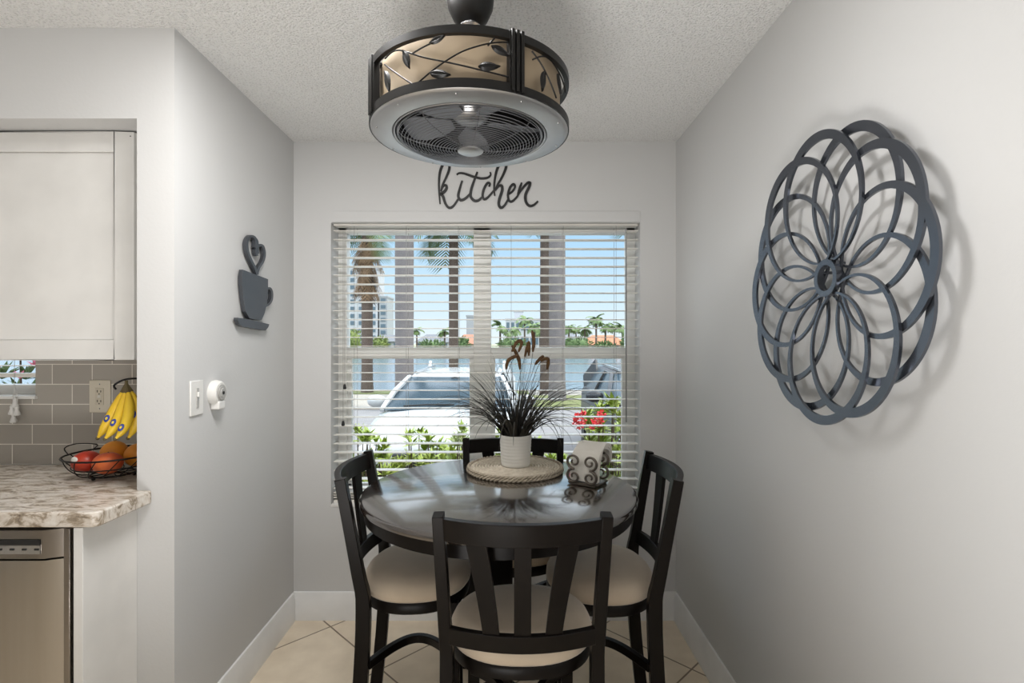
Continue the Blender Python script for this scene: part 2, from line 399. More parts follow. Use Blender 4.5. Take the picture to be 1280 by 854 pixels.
# ------------------------------------------------------------------ kitchen cabinets, counter, dishwasher
def shaker(mb, x0, x1, z0, z1, y, fr=.068, t=.02):
    mb.box((x0, y, z0), (x0 + fr, y + t, z1)); mb.box((x1 - fr, y, z0), (x1, y + t, z1))
    mb.box((x0 + fr, y, z1 - fr), (x1 - fr, y + t, z1)); mb.box((x0 + fr, y, z0), (x1 - fr, y + t, z0 + fr))
    mb.box((x0 + fr, y + .008, z0 + fr), (x1 - fr, y + t, z1 - fr))
yc = 1.778; cx1 = -1.2925
uc = thing('wall_cabinet', 'white shaker wall cabinet under the soffit beside the partition', 'cabinet', (-1.57, yc, 1.355))
m = MB().box((-.265, .021, .004), (.325, YK - yc - .012, .785)); m.build('cabinet_body', cabm, uc, bevel=.001)
m = MB(); shaker(m, -.262, cx1 + 1.57, 0, .780, 0); m.build('door', cabm, uc, bevel=.0015)
MB().ball((cx1 + 1.57 - .012, -.0005, .765), (.0022, .0012, .0022), 8, 6).build('screw_cap', rubber, uc)

# base cabinet end panel
bc = thing('base_cabinet', 'white end panel of the base cabinet beside the dishwasher', 'cabinet', (-1.24, 1.58, 0))
MB().box((-.004, -.105, .0), (.0225, YS - 1.58 - .0004, .889)).build('end_panel', cabm, bc, bevel=.001)
MB().box((-.0235, .12, .0), (-.0045, YK - 1.58 - .012, .889)).build('cabinet_body', cabm, bc, bevel=.001)
bc.location.x = -1.24
ct = MB()
pr = [(-3.28, 1.467), (-1.187, 1.467), (-1.174, 1.478), (-1.170, 1.495), (-1.170, YS - .001), (XK - .001, YS - .001), (XK - .001, YK - .0095), (-3.28, YK - .0095)]
ct.prism(pr, lambda u, v, t: (u, v, t), .892, .935)
tag(ct.build('countertop', gm, bevel=.005), 'speckled beige stone-look kitchen worktop ending at the partition', 'countertop')

steelm = mat('stainless_front', (.50, .47, .43), .24, 1.0, noise=(30, .2, (.44, .41, .37), (1, 1, .03)))
steeld = mat('steel_trim', (.33, .30, .27), .28, 1.0)
dw = thing('dishwasher', 'stainless steel dishwasher with a black handle slot under the worktop', 'dishwasher', (-1.56, 1.50, 0))
MB().box((-.30, .02, .08), (.295, .50, .875)).build('tub', rubber, dw)
m = MB()
def dprof(x0, x1, yf): # bowed door plan
    pts = []
    for i in range(13):
        u = i / 12; x = x0 + (x1 - x0) * u
        e_ = min(u, 1 - u) / .10; y = yf + (.020 * (1 - min(1, e_))**2)
        pts.append((x, y))
    return pts + [(x1, .018), (x0, .018)]
m.prism(dprof(-.30, .268, -.012), lambda u, v, t: (u, v, t), .10, .79); m.build('door', steelm, dw, ang=50)
m = MB(); m.prism(dprof(-.30, .268, -.016), lambda u, v, t: (u, v, t), .797, .878)
cp = m.build('control_panel', steeld, dw, ang=50)
MB().box((-.25, -.0185, .838), (.215, -.0165, .853)).build('handle_slot', rubber, cp)
MB().box((-.25, -.0190, .812), (.215, -.0165, .836)).build('button_strip', steel, cp)
for k in range(9): MB().box((.20 - k*.035, -.0205, .823), (.212 - k*.035, -.019, .828)).build('button', rubber, cp)
MB().box((.2695, -.004, .08), (.288, .018, .879)).build('side_trim', steeld, dw, bevel=.002)

# outlet
ol = thing('power_outlet', 'cream double socket on the grey tile backsplash', 'outlet', P(126, 495.5, YK - .009))
MB().box((-.042, -.006, -.064), (.042, 0, .064)).build('cover_plate', mat('cream_plastic', (.72, .66, .54), .35), ol, bevel=.003)
fc = MB().box((-.0165, -.0085, -.033), (.0165, -.006, .033)).build('socket_face', mat('cream_plastic2', (.66, .60, .48), .35), ol, bevel=.001)
for z in (-.019, .019):
    m = MB(); m.box((-.008, -.0092, z - .003), (-.0055, -.0084, z + .006)); m.box((.0055, -.0092, z - .003), (.008, -.0084, z + .005)); m.ball((0, -.0087, z - .009), (.0025, .0008, .0025), 8, 6); m.build('slots', rubber, fc)
for z in (-.0025, .0025): MB().box((-.006, -.0098, z - .0015), (.006, -.0084, z + .0015)).build('test_button', white, fc)
for z in (-.048, .048): MB().ball((0, -.006, z), (.003, .001, .003), 8, 6).build('screw', steel, ol)

# ------------------------------------------------------------------ fruit basket, bananas, fruit
BK = Vector((-1.425, 1.86, .936))
fb = thing('fruit_basket', 'black wire fruit basket on the worktop against the partition', 'basket', BK)
def ring(r, z, n=36): return [(r*math.cos(2*PI*i/n), r*math.sin(2*PI*i/n), z) for i in range(n)]
m = MB(); m.tube(ring(.145, .082), .0032, 8, True); m.tube(ring(.066, .012), .003, 8, True); m.tube(ring(.118, .045), .0022, 6, True); m.build('rim', blackmetal, fb)
m = MB()
for k in range(14):
    a = 2*PI*k/14; tw = .55
    pts = [((.066 + (.145-.066) * (q**.6)) * math.cos(a + tw*q), (.066 + (.145-.066) * (q**.6)) * math.sin(a + tw*q), .012 + .070*q**1.5) for q in [i/8 for i in range(9)]]
    m.tube(pts, .0018, 6)
for k in range(4):
    a = k*PI/4; m.tube([(.066*math.cos(a), .066*math.sin(a), .012), (-.066*math.cos(a), -.066*math.sin(a), .012)], .0018, 6)
for s_ in (1,):   # looped wire handle on the left
    pts = catmull([(-.135, -.03, .082), (-.158, -.02, .104), (-.150, .02, .112), (-.10, .05, .104), (-.125, .065, .084)], 6); m.tube(pts, .002, 6)
m.build('wires', blackmetal, fb)
for k in range(3):
    a = R(250 + k*120); MB().ball((.066*math.cos(a), .066*math.sin(a), .006), .006, 10, 8).build('foot', blackmetal, fb)
hk = [(.13, .04, .06), (.16, .05, .16), (.165, .05, .28), (.12, .03, .345), (.05, .005, .355), (.012, -.01, .335), (.018, -.012, .318)]
MB().tube(catmull([(x*.98 - .0, y, z*.98) for x, y, z in hk], 6), .0035, 8).build('banana_hook', blackmetal, fb)

bananam = mat('banana_skin', (.86, .60, .035), .45, noise=(9, .05, (.72, .44, .02), (1, 1, 1)))
bandark = mat('banana_stem', (.10, .075, .03), .7)
stickb = mat('sticker_blue', (.02, .05, .32), .4); stickw = mat('sticker_white', (.85, .82, .75), .4); sticky = mat('sticker_yellow', (.85, .65, .05), .4)
HT = P(158, 480, 1.80)      # where the bunch hangs
def banana(tip, bow, label, st_t):
    t_ = thing('banana', label, 'banana', HT, 0, 'bananas hanging over the fruit basket')
    a = Vector((0, 0, 0)); d = Vector(tip) - HT; b = d * .5 + Vector(bow)
    pts = [(1-q)**2*a + 2*q*(1-q)*b + q*q*d for q in [i/16 for i in range(17)]]
    rad = [.004, .0045, .007, .011, .0135, .0155, .0165, .017, .017, .017, .0168, .016, .015, .013, .010, .006, .0045]
    MB().tube(pts[1:], rad[1:], 7).build('peel', bananam, t_, ang=70)
    MB().tube([pts[0] + Vector((0, 0, .012)), pts[0], pts[2]], [.005, .0052, .0085], 7).build('stem', bandark, t_)
    MB().ball(pts[-1], .006, 8, 6).build('tip', bandark, t_)
    p = pts[st_t]; tv = (pts[st_t+1] - pts[st_t-1]).normalized()
    f_ = Vector((0, -1, 0)); f_ = (f_ - f_.dot(tv) * tv).normalized(); s_ = tv.cross(f_)
    M_ = Matrix((s_, tv, f_)).transposed()
    o = MB().ball(p + f_ * .0155, (.009, .013, .003), 16, 8, M_).build('sticker', stickb, t_)
    MB().ball(p + f_ * .0172, (.0045, .006, .0022), 12, 6, M_).build('sticker_emblem', sticky, o)
banana(P(122, 548, 1.765), (-.003, 0, -.030), 'leftmost banana of the hanging bunch, fully in view', 9)
banana(P(131, 549, 1.745), (.022, 0, -.038), 'second banana from the left in the hanging bunch', 10)
banana(P(144, 549, 1.73), (.050, 0, -.035), 'lowest right banana of the bunch, partly behind the wall edge', 12)
banana(P(160, 548, 1.79), (.060, .01, -.02), 'rearmost banana of the bunch, mostly hidden by the partition', 8)

mangom = mat('mango_skin', (.34, .012, .012), .35, noise=(11, .1, (.50, .05, .015), (1, 1, 1)))
peachm = mat('red_orange_skin', (.50, .03, .02), .35, noise=(12, .1, (.78, .20, .05), (1, 1, 1)))
orangem = mat('orange_skin', (.86, .34, .03), .45, noise=(10, .2, (.80, .28, .02), (1, 1, 1)), bump=(300, .3, .001))
def fruit(name, label, c, r, m_, sticker=False, M_=None):
    t_ = thing(name, label, 'fruit', c, 0, 'fruit piled in the wire basket')
    MB().ball((0, 0, 0), r, 24, 16, M_).build('skin', m_, t_)
    MB().tube([(0, 0, r[2]*.93), (.002, 0, r[2]*1.04)], .002, 6).build('stem', bandark, t_)
    if sticker: MB().ball((-.008, -r[1]*.90, r[2]*.38), (.012, .004, .012), 14, 8).build('sticker', stickw, t_)
fruit('mango', 'dark red mango with a round white sticker at the left of the basket', BK + Vector((-.068, -.035, .060)), (.043, .046, .037), mangom, True)
fruit('mango', 'orange-red mango at the front right of the basket', BK + Vector((.022, -.055, .060)), (.046, .045, .037), peachm)
fruit('orange', 'orange resting on the back left of the fruit pile', BK + Vector((-.045, .062, .072)), (.044, .044, .042), orangem)
fruit('orange', 'orange at the back right of the fruit pile by the partition', BK + Vector((.052, .046, .066)), (.042, .042, .042), orangem)

# ------------------------------------------------------------------ left wall: switch, detector, cup silhouette
LWA = math.atan2(XL - XLn, YB - YS)
def leftwall(px, py):       # place on the left wall
    k = (px - 640) / F
    s = (XL - XLn) / (YB - YS); Y = (XLn - s * YS) / (k - s)
    return Vector((k * Y, Y, CH - (py - 427) * Y / F))
def onleft(name, label, cat, px, py):
    return thing(name, label, cat, leftwall(px, py), R(90) - LWA*1 if False else R(90) + (-LWA))
# local frame on the left wall: local x runs into the room depth (+Y), local -y points to the room
sw = onleft('light_switch', 'white slide dimmer switch plate on the left wall', 'light switch', 244.5, 497.5)
MB().box((-.037, -.006, -.060), (.037, 0, .060)).build('cover_plate', white, sw, bevel=.002)
MB().box((-.006, -.0085, -.034), (.006, -.006, .034)).build('slide_track', mat('grey_plastic', (.45, .44, .42), .4), sw)
MB().box((-.005, -.014, .004), (.005, -.008, .020)).build('slider', white, sw, bevel=.001)
dt = onleft('gas_detector', 'small round white detector beside the light switch', 'detector', 267, 491)
def wdisc(prof, n=28):
    m = MB(); rings = []
    for r, y in prof: rings.append([(r*math.cos(2*PI*j/n), -y, r*1.02*math.sin(2*PI*j/n)) for j in range(n)])
    m.loft(rings); return m
wdisc([(.044, 0), (.046, .008), (.042, .024), (.036, .029)]).build('housing', white, dt)
wdisc([(.030, .029), (.030, .031), (.025, .031), (.025, .034), (.017, .034), (.016, .036)]).build('speaker_ring', mat('grey_plastic', (.45, .44, .42), .4), dt)
wdisc([(.006, .035), (.006, .038)]).build('button', rubber, dt)
MB().box((-.022, -.032, -.060), (.022, -.0, -.030)).build('lower_cover', white, dt, bevel=.004)

c0 = leftwall(313, 353)
cup = thing('cup_wall_art', 'dark steaming coffee cup silhouette hung on the left wall', 'wall art', c0)
def cp_(u, v, t):
    p = leftwall(220 + u / 3.162, 270 + v / 3.162); return p - c0 + Vector((t, 0, 0))
cupm = mat('cup_metal', (.07, .075, .085), .4, .4)
body = [(243,212),(294,231),(345,250),(345,300),(341,345),(331,385),(319,412),(296,410),(270,405),(254,378),(246,330),(240,275),(239,240)]
MB().prism(body, cp_, .006, .022).build('cup', cupm, cup, bevel=.001, smooth=False)
MB().prism([(222,402),(270,409),(350,428),(346,440),(335,453),(290,446),(240,437),(228,428),(221,412)], cp_, .006, .022).build('saucer', cupm, cup, bevel=.001, smooth=False)
def strokes(mb, pts, wid, fn, t0, t1, k=6):
    q = catmull(pts, k); n_ = len(q); W = [wid[0] + (wid[1]-wid[0]) * math.sin(PI * i / (n_-1)) for i in range(n_)] if isinstance(wid, tuple) else [wid]*n_
    mb.ribbon(q, W, fn, t0, t1)
m = MB(); strokes(m, [(342,288),(354,286),(362,302),(361,330),(350,348),(337,356)], 8, cp_, .006, .021); m.build('handle', cupm, cup, smooth=False)
m = MB(); strokes(m, [(304,232),(294,205),(277,172),(264,135),(263,100),(275,81),(291,84),(298,102),(295,125)], 9, cp_, .006, .021)
strokes(m, [(302,232),(310,205),(326,180),(333,150),(326,120),(311,116),(304,130),(307,150)], 9, cp_, .006, .0205)
strokes(m, [(291,84),(302,98),(303,116),(298,140),(303,158)], 8, cp_, .006, .0208)
m.build('steam', cupm, cup, smooth=False)

# ------------------------------------------------------------------ "kitchen" lettering on the back wall
c0k = P(608, 231, YB)
def kt(u, v, t):
    p = P(520 + u / 7.111, 190 + v / 7.111, YB); return p - c0k - Vector((0, t, 0))
m = MB(); t0, t1 = 0, .007
S = [([(215,465),(208,380),(205,280),(215,180),(245,105),(275,84),(297,98),(295,160),(268,230),(235,300),(222,350)], (9, 19)),
     ([(222,350),(240,308),(262,298),(274,315),(262,345),(235,368),(224,376),(242,400),(262,460),(295,498),(335,480),(376,420)], (12, 20)),
     ([(411,258),(388,335),(376,395),(398,430),(440,415),(487,368)], (12, 19)),
     ([(546,180),(520,250),(492,335),(487,398),(518,434),(555,432),(592,400)], (12, 19)),
     ([(362,205),(385,191),(430,195),(510,222),(580,238),(640,230),(664,205),(658,182)], (9, 15)),
     ([(650,310),(658,285),(635,280),(605,330),(592,385),(605,422),(640,405),(692,345)], (12, 17)),
     ([(700,392),(694,320),(705,220),(730,135),(770,87),(798,90),(800,140),(768,220),(722,300),(703,345)], (10, 20)),
     ([(703,345),(735,307),(762,305),(766,345),(742,420),(736,470),(755,497),(785,480),(822,418)], (12, 20)),
     ([(822,378),(858,352),(880,312),(865,290),(836,320),(818,380),(825,430),(850,443),(890,410),(917,370)], (11, 17)),
     ([(940,276),(920,330),(903,388)], (12, 17)),
     ([(903,388),(950,322),(990,280),(1012,280),(1003,318),(974,380),(975,440),(1005,480),(1045,475),(1084,440)], (12, 20))]
for i, (pts, wd) in enumerate(S): strokes(m, pts, (wd[0]*1.25, wd[1]*1.25), kt, t0, t1 + .0002 * i, 8)
ko = m.build('word_sign', mat('sign_black', (.004, .004, .004), .5), smooth=False); ko.location = c0k
tag(ko, 'black cursive word kitchen fixed above the nook window', 'sign')

# ------------------------------------------------------------------ round lattice art on the right wall
AC = Vector((XR - .004, 1.327, 1.580))
art = thing('lattice_wall_art', 'large round dark metal wall art of overlapping loops on the right wall', 'wall art', AC)
RA = .372
def loop(ang, layer, rad=.168):
    m = MB(); n_ = 64; cc = RA - rad; w_out = .0235; w_in = .006
    x0 = -.004 - layer * .0085; rings = []
    for j in range(n_):
        q = 2*PI*j/n_
        ww = w_in + (w_out - w_in) * ((1 + math.cos(q)) / 2)**1.3
        ring_ = []
        for rr_ in (rad, rad - ww):
            u = cc + rr_ * math.cos(q); v_ = rr_ * math.sin(q)
            if rr_ != rad: u = cc + (rad - ww) * math.cos(q)
            a = math.cos(ang) * u - math.sin(ang) * v_; b_ = math.sin(ang) * u + math.cos(ang) * v_
            # gentle dish, the rim stands out farther than the hub
            dx = -.030 * min(1, math.hypot(u, v_) / RA)**1.2
            ring_.append((a, b_, dx))
        (a1, b1, d1), (a2, b2, d2) = ring_
        rings.append([(x0 + d1, a1, b1), (x0 + d2, a2, b2), (x0 + d2 - .007, a2, b2), (x0 + d1 - .007, a1, b1)])
    rings.append(rings[0]); m.loft(rings, caps=False); m.build('loop', artm, art, ang=50)
for i in range(12): loop(R(30 * i + 27), (i * 2) % 3 if i % 2 else 2 - (i // 2) % 3 if False else i % 3)
m = MB(); rings = []
for j in range(32):
    q = 2*PI*j/32; c_, s_ = math.cos(q), math.sin(q)
    rings.append([(-.022, .048*c_, .048*s_), (-.022, .033*c_, .033*s_), (-.036, .033*c_, .033*s_), (-.036, .048*c_, .048*s_)])
rings.append(rings[0]); m.loft(rings, caps=False); m.build('hub_ring', artm, art, ang=50)
for k in range(4):
    a = R(27 + 90*k); y, z = .040*math.cos(a), .040*math.sin(a); MB().tube([(.004, y, z), (-.024, y, z)], .004, 8).build('wall_spacer', artm, art)

# ------------------------------------------------------------------ table
TC = Vector((-.043, 1.80, 0)); TR = .468; TH = .912
tb = thing('round_table', 'round dark wooden counter-height table with a glossy top in the nook', 'table', TC)
MB().lathe([(.02, TH-.026), (TR-.012, TH-.026), (TR-.002, TH-.020), (TR, TH-.012), (TR-.003, TH-.004), (TR-.010, TH), (.02, TH)], n=96).build('tabletop', tm, tb, ang=40)
MB().lathe([(TR-.016, TH-.062), (TR-.016, TH-.027), (TR-.040, TH-.027), (TR-.040, TH-.062)], n=96, closed=True).build('apron', blackwood, tb)
m = MB(); m.box((-.045, -.045, .10), (.045, .045, TH-.045)); m.build('pedestal', blackwood, tb, bevel=.004)
m = MB(); m.box((-.20, -.035, TH-.060), (.20, .035, TH-.027)); m.box((-.035, -.20, TH-.060), (.035, .20, TH-.027)); m.build('support_bracket', blackwood, tb)
for k in range(4):
    T = Matrix.Rotation(R(45 + 90*k), 4, 'Z'); m = MB()
    pr = [(.03, .20), (.03, .10), (.17, .0), (.33, .0), (.33, .035), (.20, .075), (.08, .20)]
    m.prism(pr, lambda u, v, t: T @ Vector((u, t, v)), -.028, .028); m.build('foot', blackwood, tb, bevel=.003)

# ------------------------------------------------------------------ chairs
YP = -.150
def yb_(x, z): return YP - .068 * max(0, (z - .60)) / .39 - .050 * (1 - (x / .205)**2)
def make_chair(bows):
    c = thing('counter_chair', '', 'chair', (0, 0, 0), 0, 'counter-height chairs around the round table')
    for s_ in (-1, 1):
        pts = [(s_*.203, YP - .045, 0), (s_*.198, YP - .012, .30), (s_*.194, YP, .58), (s_*.198, YP - .017, .70), (s_*.208, YP - .068, .992)]
        m = MB().bar(catmull(pts, 4), [.034 - .006*max(0, (i-8)/8) for i in range(17)], [.044]*9 + [.042, .040, .038, .037, .036, .035, .034, .033], up=(0, 1, 0))
        m.build('back_post', blackwood, c, bevel=.002)
        # tapered front legs
        m = MB().bar([(s_*.150, .140, 0), (s_*.143, .125, .57)], [.028, .038], [.028, .038], up=(0, 1, 0)); m.build('leg', blackwood, c, bevel=.002)
        # bowed side stretcher
        if s_ not in bows: continue
        pts = [(s_*.193, YP + .012, .400)] + [(s_*(.193 - .125*math.sin(PI*q) - .03*q), YP + .012 + q*.27, .400) for q in (.12, .25, .4, .55, .7, .85)] + [(s_*.150, .118, .400)]
        m = MB().bar(catmull(pts, 4), .020, .026); m.build('side_stretcher', blackwood, c, bevel=.002)
    # crest rail and lower rail
    def rail(name, z0, z1, t, xx=.196):
        m = MB(); rings = []
        for i in range(17):
            x = -xx + 2*xx*i/16; rings.append([(x, yb_(x, z0) - t/2, z0), (x, yb_(x, z0) + t/2, z0), (x, yb_(x, z1) + t/2, z1), (x, yb_(x, z1) - t/2, z1)])
        m.loft(rings); m.build(name, blackwood, c, bevel=.002)
    rail('crest_rail', .926, .984, .022); rail('lower_rail', .645, .692, .020, .188)
    for (xt, xb, wt, wb) in ((-.113, -.078, .052, .042), (0, 0, .042, .042), (.113, .078, .052, .042)):
        rings = []; m = MB()
        for i in range(9):
            q = i/8; z = .690 + (.928-.690)*q; x = xb + (xt-xb)*(q**1.4 * .6 + q * .4); ww = wb + (wt-wb)*q
            a, b_ = x - ww/2, x + ww/2
            rings.append([(a, yb_(a, z) - .006, z), (b_, yb_(b_, z) - .006, z), (b_, yb_(b_, z) + .006, z), (a, yb_(a, z) + .006, z)])
        m.loft(rings); m.build('splat', blackwood, c, bevel=.001)
    # seat frame, cushion
    def el(rx, ry, z, n=56, p=2.3):
        out = []
        for j in range(n):
            a = 2*PI*j/n; cx_, sy_ = math.cos(a), math.sin(a)
            out.append((rx*abs(cx_)**(2/p)*(1 if cx_ > 0 else -1), ry*abs(sy_)**(2/p)*(1 if sy_ > 0 else -1) + .0, z))
        return out
    m = MB(); m.loft([el(.188, .170, .550), el(.197, .179, .556), el(.199, .181, .584), el(.195, .177, .590)]); m.build('seat_frame', blackwood, c, ang=40)
    m = MB(); m.loft([el(.195, .177, .590), el(.2015, .184, .600), el(.201, .183, .616), el(.193, .174, .632), el(.180, .157, .645), el(.14, .124, .655), el(.09, .08, .660), el(.03, .03, .662)]); m.build('seat_cushion', suede, c, ang=80)
    return c
ch0 = make_chair((-1, 1))
ch0['label'] = 'nearest counter chair, back to the viewer, in front of the round table'
ch0.location = (.026, 1.500, 0); ch0.rotation_euler = (0, 0, 0)
for (loc, rz, lab) in (((-.330, 1.838, 0), -90 + 4, 'counter chair at the left of the table, facing right beside the window wall'),
                       ((.304, 1.822, 0), 90 - 3, 'counter chair at the right of the table near the right wall'),
                       ((.005, 2.078, 0), 180, 'farthest counter chair, between the table and the window')):
    c = copy_tree(ch0) if rz > 120 else make_chair((1,) if rz < 0 else (-1,)); c.location = loc; c.rotation_euler = (0, 0, R(rz)); c['label'] = lab

# ------------------------------------------------------------------ placemat, pot with grass, napkin holder
MC = Vector((.012, 2.045, TH))
strawm = mat('straw', (.85, .78, .66), .9, noise=(60, .1, (.55, .47, .36), (1, 1, 1)), bump=(160, .6, .004), spec=.1)
mt = thing('placemat', 'round woven straw placemat with a braided edge under the plant', 'placemat', MC)
def braided(r, z, rr_, nb, m):
    for ph in (0, PI):
        pts = []
        N_ = nb * 6
        for i in range(N_):
            a = 2*PI*i/N_; q = nb*a/1 + ph
            pts.append(((r + rr_*.7*math.cos(q)) * math.cos(a), (r + rr_*.7*math.cos(q)) * math.sin(a), z + rr_*.6*math.sin(q)))
        m.tube(pts, rr_*.62, 6, True)
m = MB(); m.lathe([(.002, .003), (.178, .003), (.178, .015), (.002, .015)], n=64); 
for r in [i*.0115 for i in range(3, 15)]: m.tube(ring(r, .0155, 48), .0050, 6, True)
m.build('woven_centre', strawm, mt, ang=60)
m = MB(); braided(.184, .0065, .0062, 34, m); braided(.182, .0165, .0058, 34, m); m.build('braided_edge', mat('straw_dark', (.62, .54, .43), .9, noise=(80, .1, (.33, .27, .2), (1, 1, 1))), mt, ang=60)
ZT = TH + .0206
PC = Vector((P(644.5, 0, 2.04).x, 2.04, ZT))
pp = thing('potted_grass', 'dark ornamental grass with brown plumes in a ribbed white pot', 'potted plant', PC)
prof = [(.001, 0), (.053, 0), (.056, .004)]
for i in range(9): 
    z = .008 + i*.0125; r = .0565 + .005*(i/8); prof += [(r, z), (r + .0012, z + .006), (r, z + .011)]
prof += [(.062, .122), (.058, .122), (.056, .10), (.001, .10)]
MB().lathe(prof, n=56).build('pot', mat('pot_white', (.90, .88, .82), .4), pp, ang=60)
MB().lathe([(.001, .095), (.0565, .095), (.055, .102), (.001, .104)], n=32).build('soil', mat('soil', (.03, .02, .015), 1), pp)
gmat = mat('grass_dark', (.016, .015, .011), .6, noise=(30, .2, (.035, .028, .018), (1, 1, 1)))
m = MB(); rng = random.Random(11)
for k in range(215):
    a = rng.uniform(0, 2*PI); r0 = .045*math.sqrt(rng.random()); sp = rng.uniform(.02, 1.0)**.8; L = rng.uniform(.20, .36) * (1 + .15*sp)
    if k < 22: L *= 1.15; sp = rng.uniform(.75, 1.0)
    el_ = R(89 - 36*sp); curve = rng.uniform(1.3, 2.9) * sp + .15
    p = Vector((r0*math.cos(a), r0*math.sin(a), .10)); d_el = el_; pts = []; n_ = 14
    for i in range(n_ + 1):
        pts.append(p.copy()); p = p + Vector((math.cos(a)*math.cos(d_el), math.sin(a)*math.cos(d_el), math.sin(d_el))) * L/n_
        d_el -= curve/n_ * (.5 + i/n_)
    m.tube(pts, [.0036*(1 - (i/n_)**1.8) + .0004 for i in range(n_+1)], 4, flat=.35, up=(-math.sin(a)*.2, math.cos(a)*.2, 1) if False else None)
m.build('grass_blades', gmat, pp, ang=80)
plm = mat('plume_brown', (.055, .026, .010), .9, noise=(90, .1, (.15, .08, .028), (1, 1, 1)), bump=(200, 1, .006))
PL = [[(622,540),(628,500),(634,470),(640,452),(648,440),(652,428),(646,428),(640,440)],
      [(640,545),(644,500),(650,470),(656,446),(661,428),(661,445)],
      [(644,545),(652,500),(662,465),(666,440),(667,425),(665,413)],
      [(640,545),(648,505),(650,480),(650,462),(648,448),(640,432)],
      [(650,545),(660,500),(668,470),(676,452),(685,449),(684,462)],
      [(640,545),(640,505),(638,480),(633,462),(636,450),(648,444)],
      [(648,545),(655,500),(664,470),(669,456),(676,448),(680,445)]]
for i, pl in enumerate(PL):
    dd = 2.04 + (-.03, .02, .03, -.02, .0, -.04, .04)[i]
    q = catmull([P(x, min(y, 541), 2.04 + (dd - 2.04)*min(1, (545-y)/60)) - PC for x, y in pl], 5); n_ = len(q)
    k = int(n_*.58)
    MB().tube(q[:k+2], .0011, 5).build('plume_stalk', gmat, pp)
    g = q[k:]; nn = len(g); rad = [.0022 + .0052*math.sin(PI*min(1, (j + .6)/nn))**.6 * (1 + .25*((j*7) % 3 - 1)*.5) for j in range(nn)]
    MB().tube(g, rad, 9).build('plume', plm, pp)

# napkin holder
NC = Vector((P(735, 0, 1.86).x, 1.862, TH))
nh = thing('napkin_holder', 'scrolled bronze napkin holder filled with cream napkins', 'napkin holder', NC, R(-34))
nh.scale = (1.13, 1.1, 1.04)
brz = mat('bronze_scroll', (.17, .145, .12), .38, .7)
# local: plates are in the x-z plane at y=-.04 and y=.04 ; napkins between them
MB().box((-.052, -.040, .003), (.052, .040, .009)).build('base_tray', brz, nh, bevel=.002)
def spiral(c, r0, turns, a0, sgn, n=26):
    return [(c[0] + r0*(1 - .78*i/n)*math.cos(a0 + sgn*turns*2*PI*i/n), c[1] + r0*(1 - .78*i/n)*math.sin(a0 + sgn*turns*2*PI*i/n)) for i in range(n+1)]
for yy in (-.045, .045):
    m = MB()
    for s_ in (-1, 1):
        for (cz, r_, a0, sg) in ((.080, .026, -PI/2, 1), (.029, .0255, PI/2, -1)):
            if s_ > 0: pts = spiral((s_*.0275, cz), r_, 1.35, a0, sg)
            else: pts = [(-x, z) for x, z in spiral((.0275, cz), r_, 1.35, a0, sg)]
            m.tube([(x, yy, z) for x, z in pts], [.0056 - .002*i/len(pts) for i in range(len(pts))], 8, flat=.8)
    m.tube([(-.045, yy, .004), (.045, yy, .004)], .003, 6)
    m.build('scroll_plate', brz, nh)
napm = mat('napkin_paper', (.90, .87, .80), .85, noise=(30, .1, (.84, .80, .73), (1, 1, 1)), bump=(120, .3, .002), spec=.1)
m = MB()
for k in range(12):
    o_ = k * .0022
    # profile in (y, z): rises behind the front plate, arches backwards and droops over the rear plate
    top = .118 + .0012*k
    prof = [(-.032 + o_*.8, .012), (-.030 + o_*.9, .055), (-.020 + o_, .090), (.004 + o_, top - .004), (.030 + o_*1.2, top), (.058 + o_*1.0, top - .010), (.073 + o_*.6, top - .032), (.074 + o_*.4, top - .055 - .002*(k % 4))]
    q = catmull([Vector((a, b_)) for a, b_ in prof], 4)
    xx = .047 - .0009*((k*5) % 4)
    m.ribbon(q, [.0020]*len(q), lambda u, v, t: (t, u, v), -xx, xx)
m.build('napkins', napm, nh, ang=60)

# ------------------------------------------------------------------ ceiling fan in a drum shade
FC = Vector((-.111, 1.39, 0)); FR = .258; z0f, z1f = CH + .553, CH + .688
fan = thing('drum_ceiling_fan', 'black drum ceiling fan with amber shade, metal vines and round wire guard', 'ceiling fan', (FC.x, FC.y, ZC))
L0 = z0f - ZC; L1 = z1f - ZC
MB().lathe([(.001, 0), (.062, 0), (.066, -.02), (.066, -.08), (.060, -.130), (.046, -.160), (.030, -.176), (.001, -.178)], n=40).build('canopy', blackmetal, fan, ang=60)
MB().lathe([(.001, -.165), (.026, -.170), (.030, -.182), (.018, -.196), (.001, -.200)], n=24).build('ball_joint', steel, fan)
MB().lathe([(.011, -.16), (.011, L1 + .0), (.001, L1)], n=16).build('down_rod', blackmetal, fan)
def band(r, zc_, h, t): return MB().lathe([(r, zc_ - h/2), (r + t, zc_ - h/2), (r + t, zc_ + h/2), (r, zc_ + h/2)], n=96, closed=True)
band(FR - .008, L1 - .008, .018, .012).build('top_band', blackmetal, fan)
band(FR - .010, L0 + .010, .020, .014).build('bottom_band', blackmetal, fan)
fab = mat('amber_shade', (.38, .30, .205), .7, noise=(5, .2, (.30, .23, .15), (1, 1, 1)), trans=0)
MB().lathe([(FR - .022, L0 + .016), (FR - .020, L0 + .016), (FR - .020, L1 - .003), (FR - .022, L1 - .003)], n=96, closed=True).build('fabric_shade', fab, fan)
for k in range(4):
    a = R(-90 + 28 + 90*k); m = MB()
    T = Matrix.Rotation(a, 4, 'Z')
    m.box((FR - .012, -.019, L0 + .003), (FR + .004, .019, L1 + .003), T)
    for s_ in (-.012, 0, .012): m.box((FR + .003, s_ - .004, L0 + .003), (FR + .009, s_ + .004, L1 + .005), T)
    m.build('corner_post', blackmetal, fan, bevel=.001)
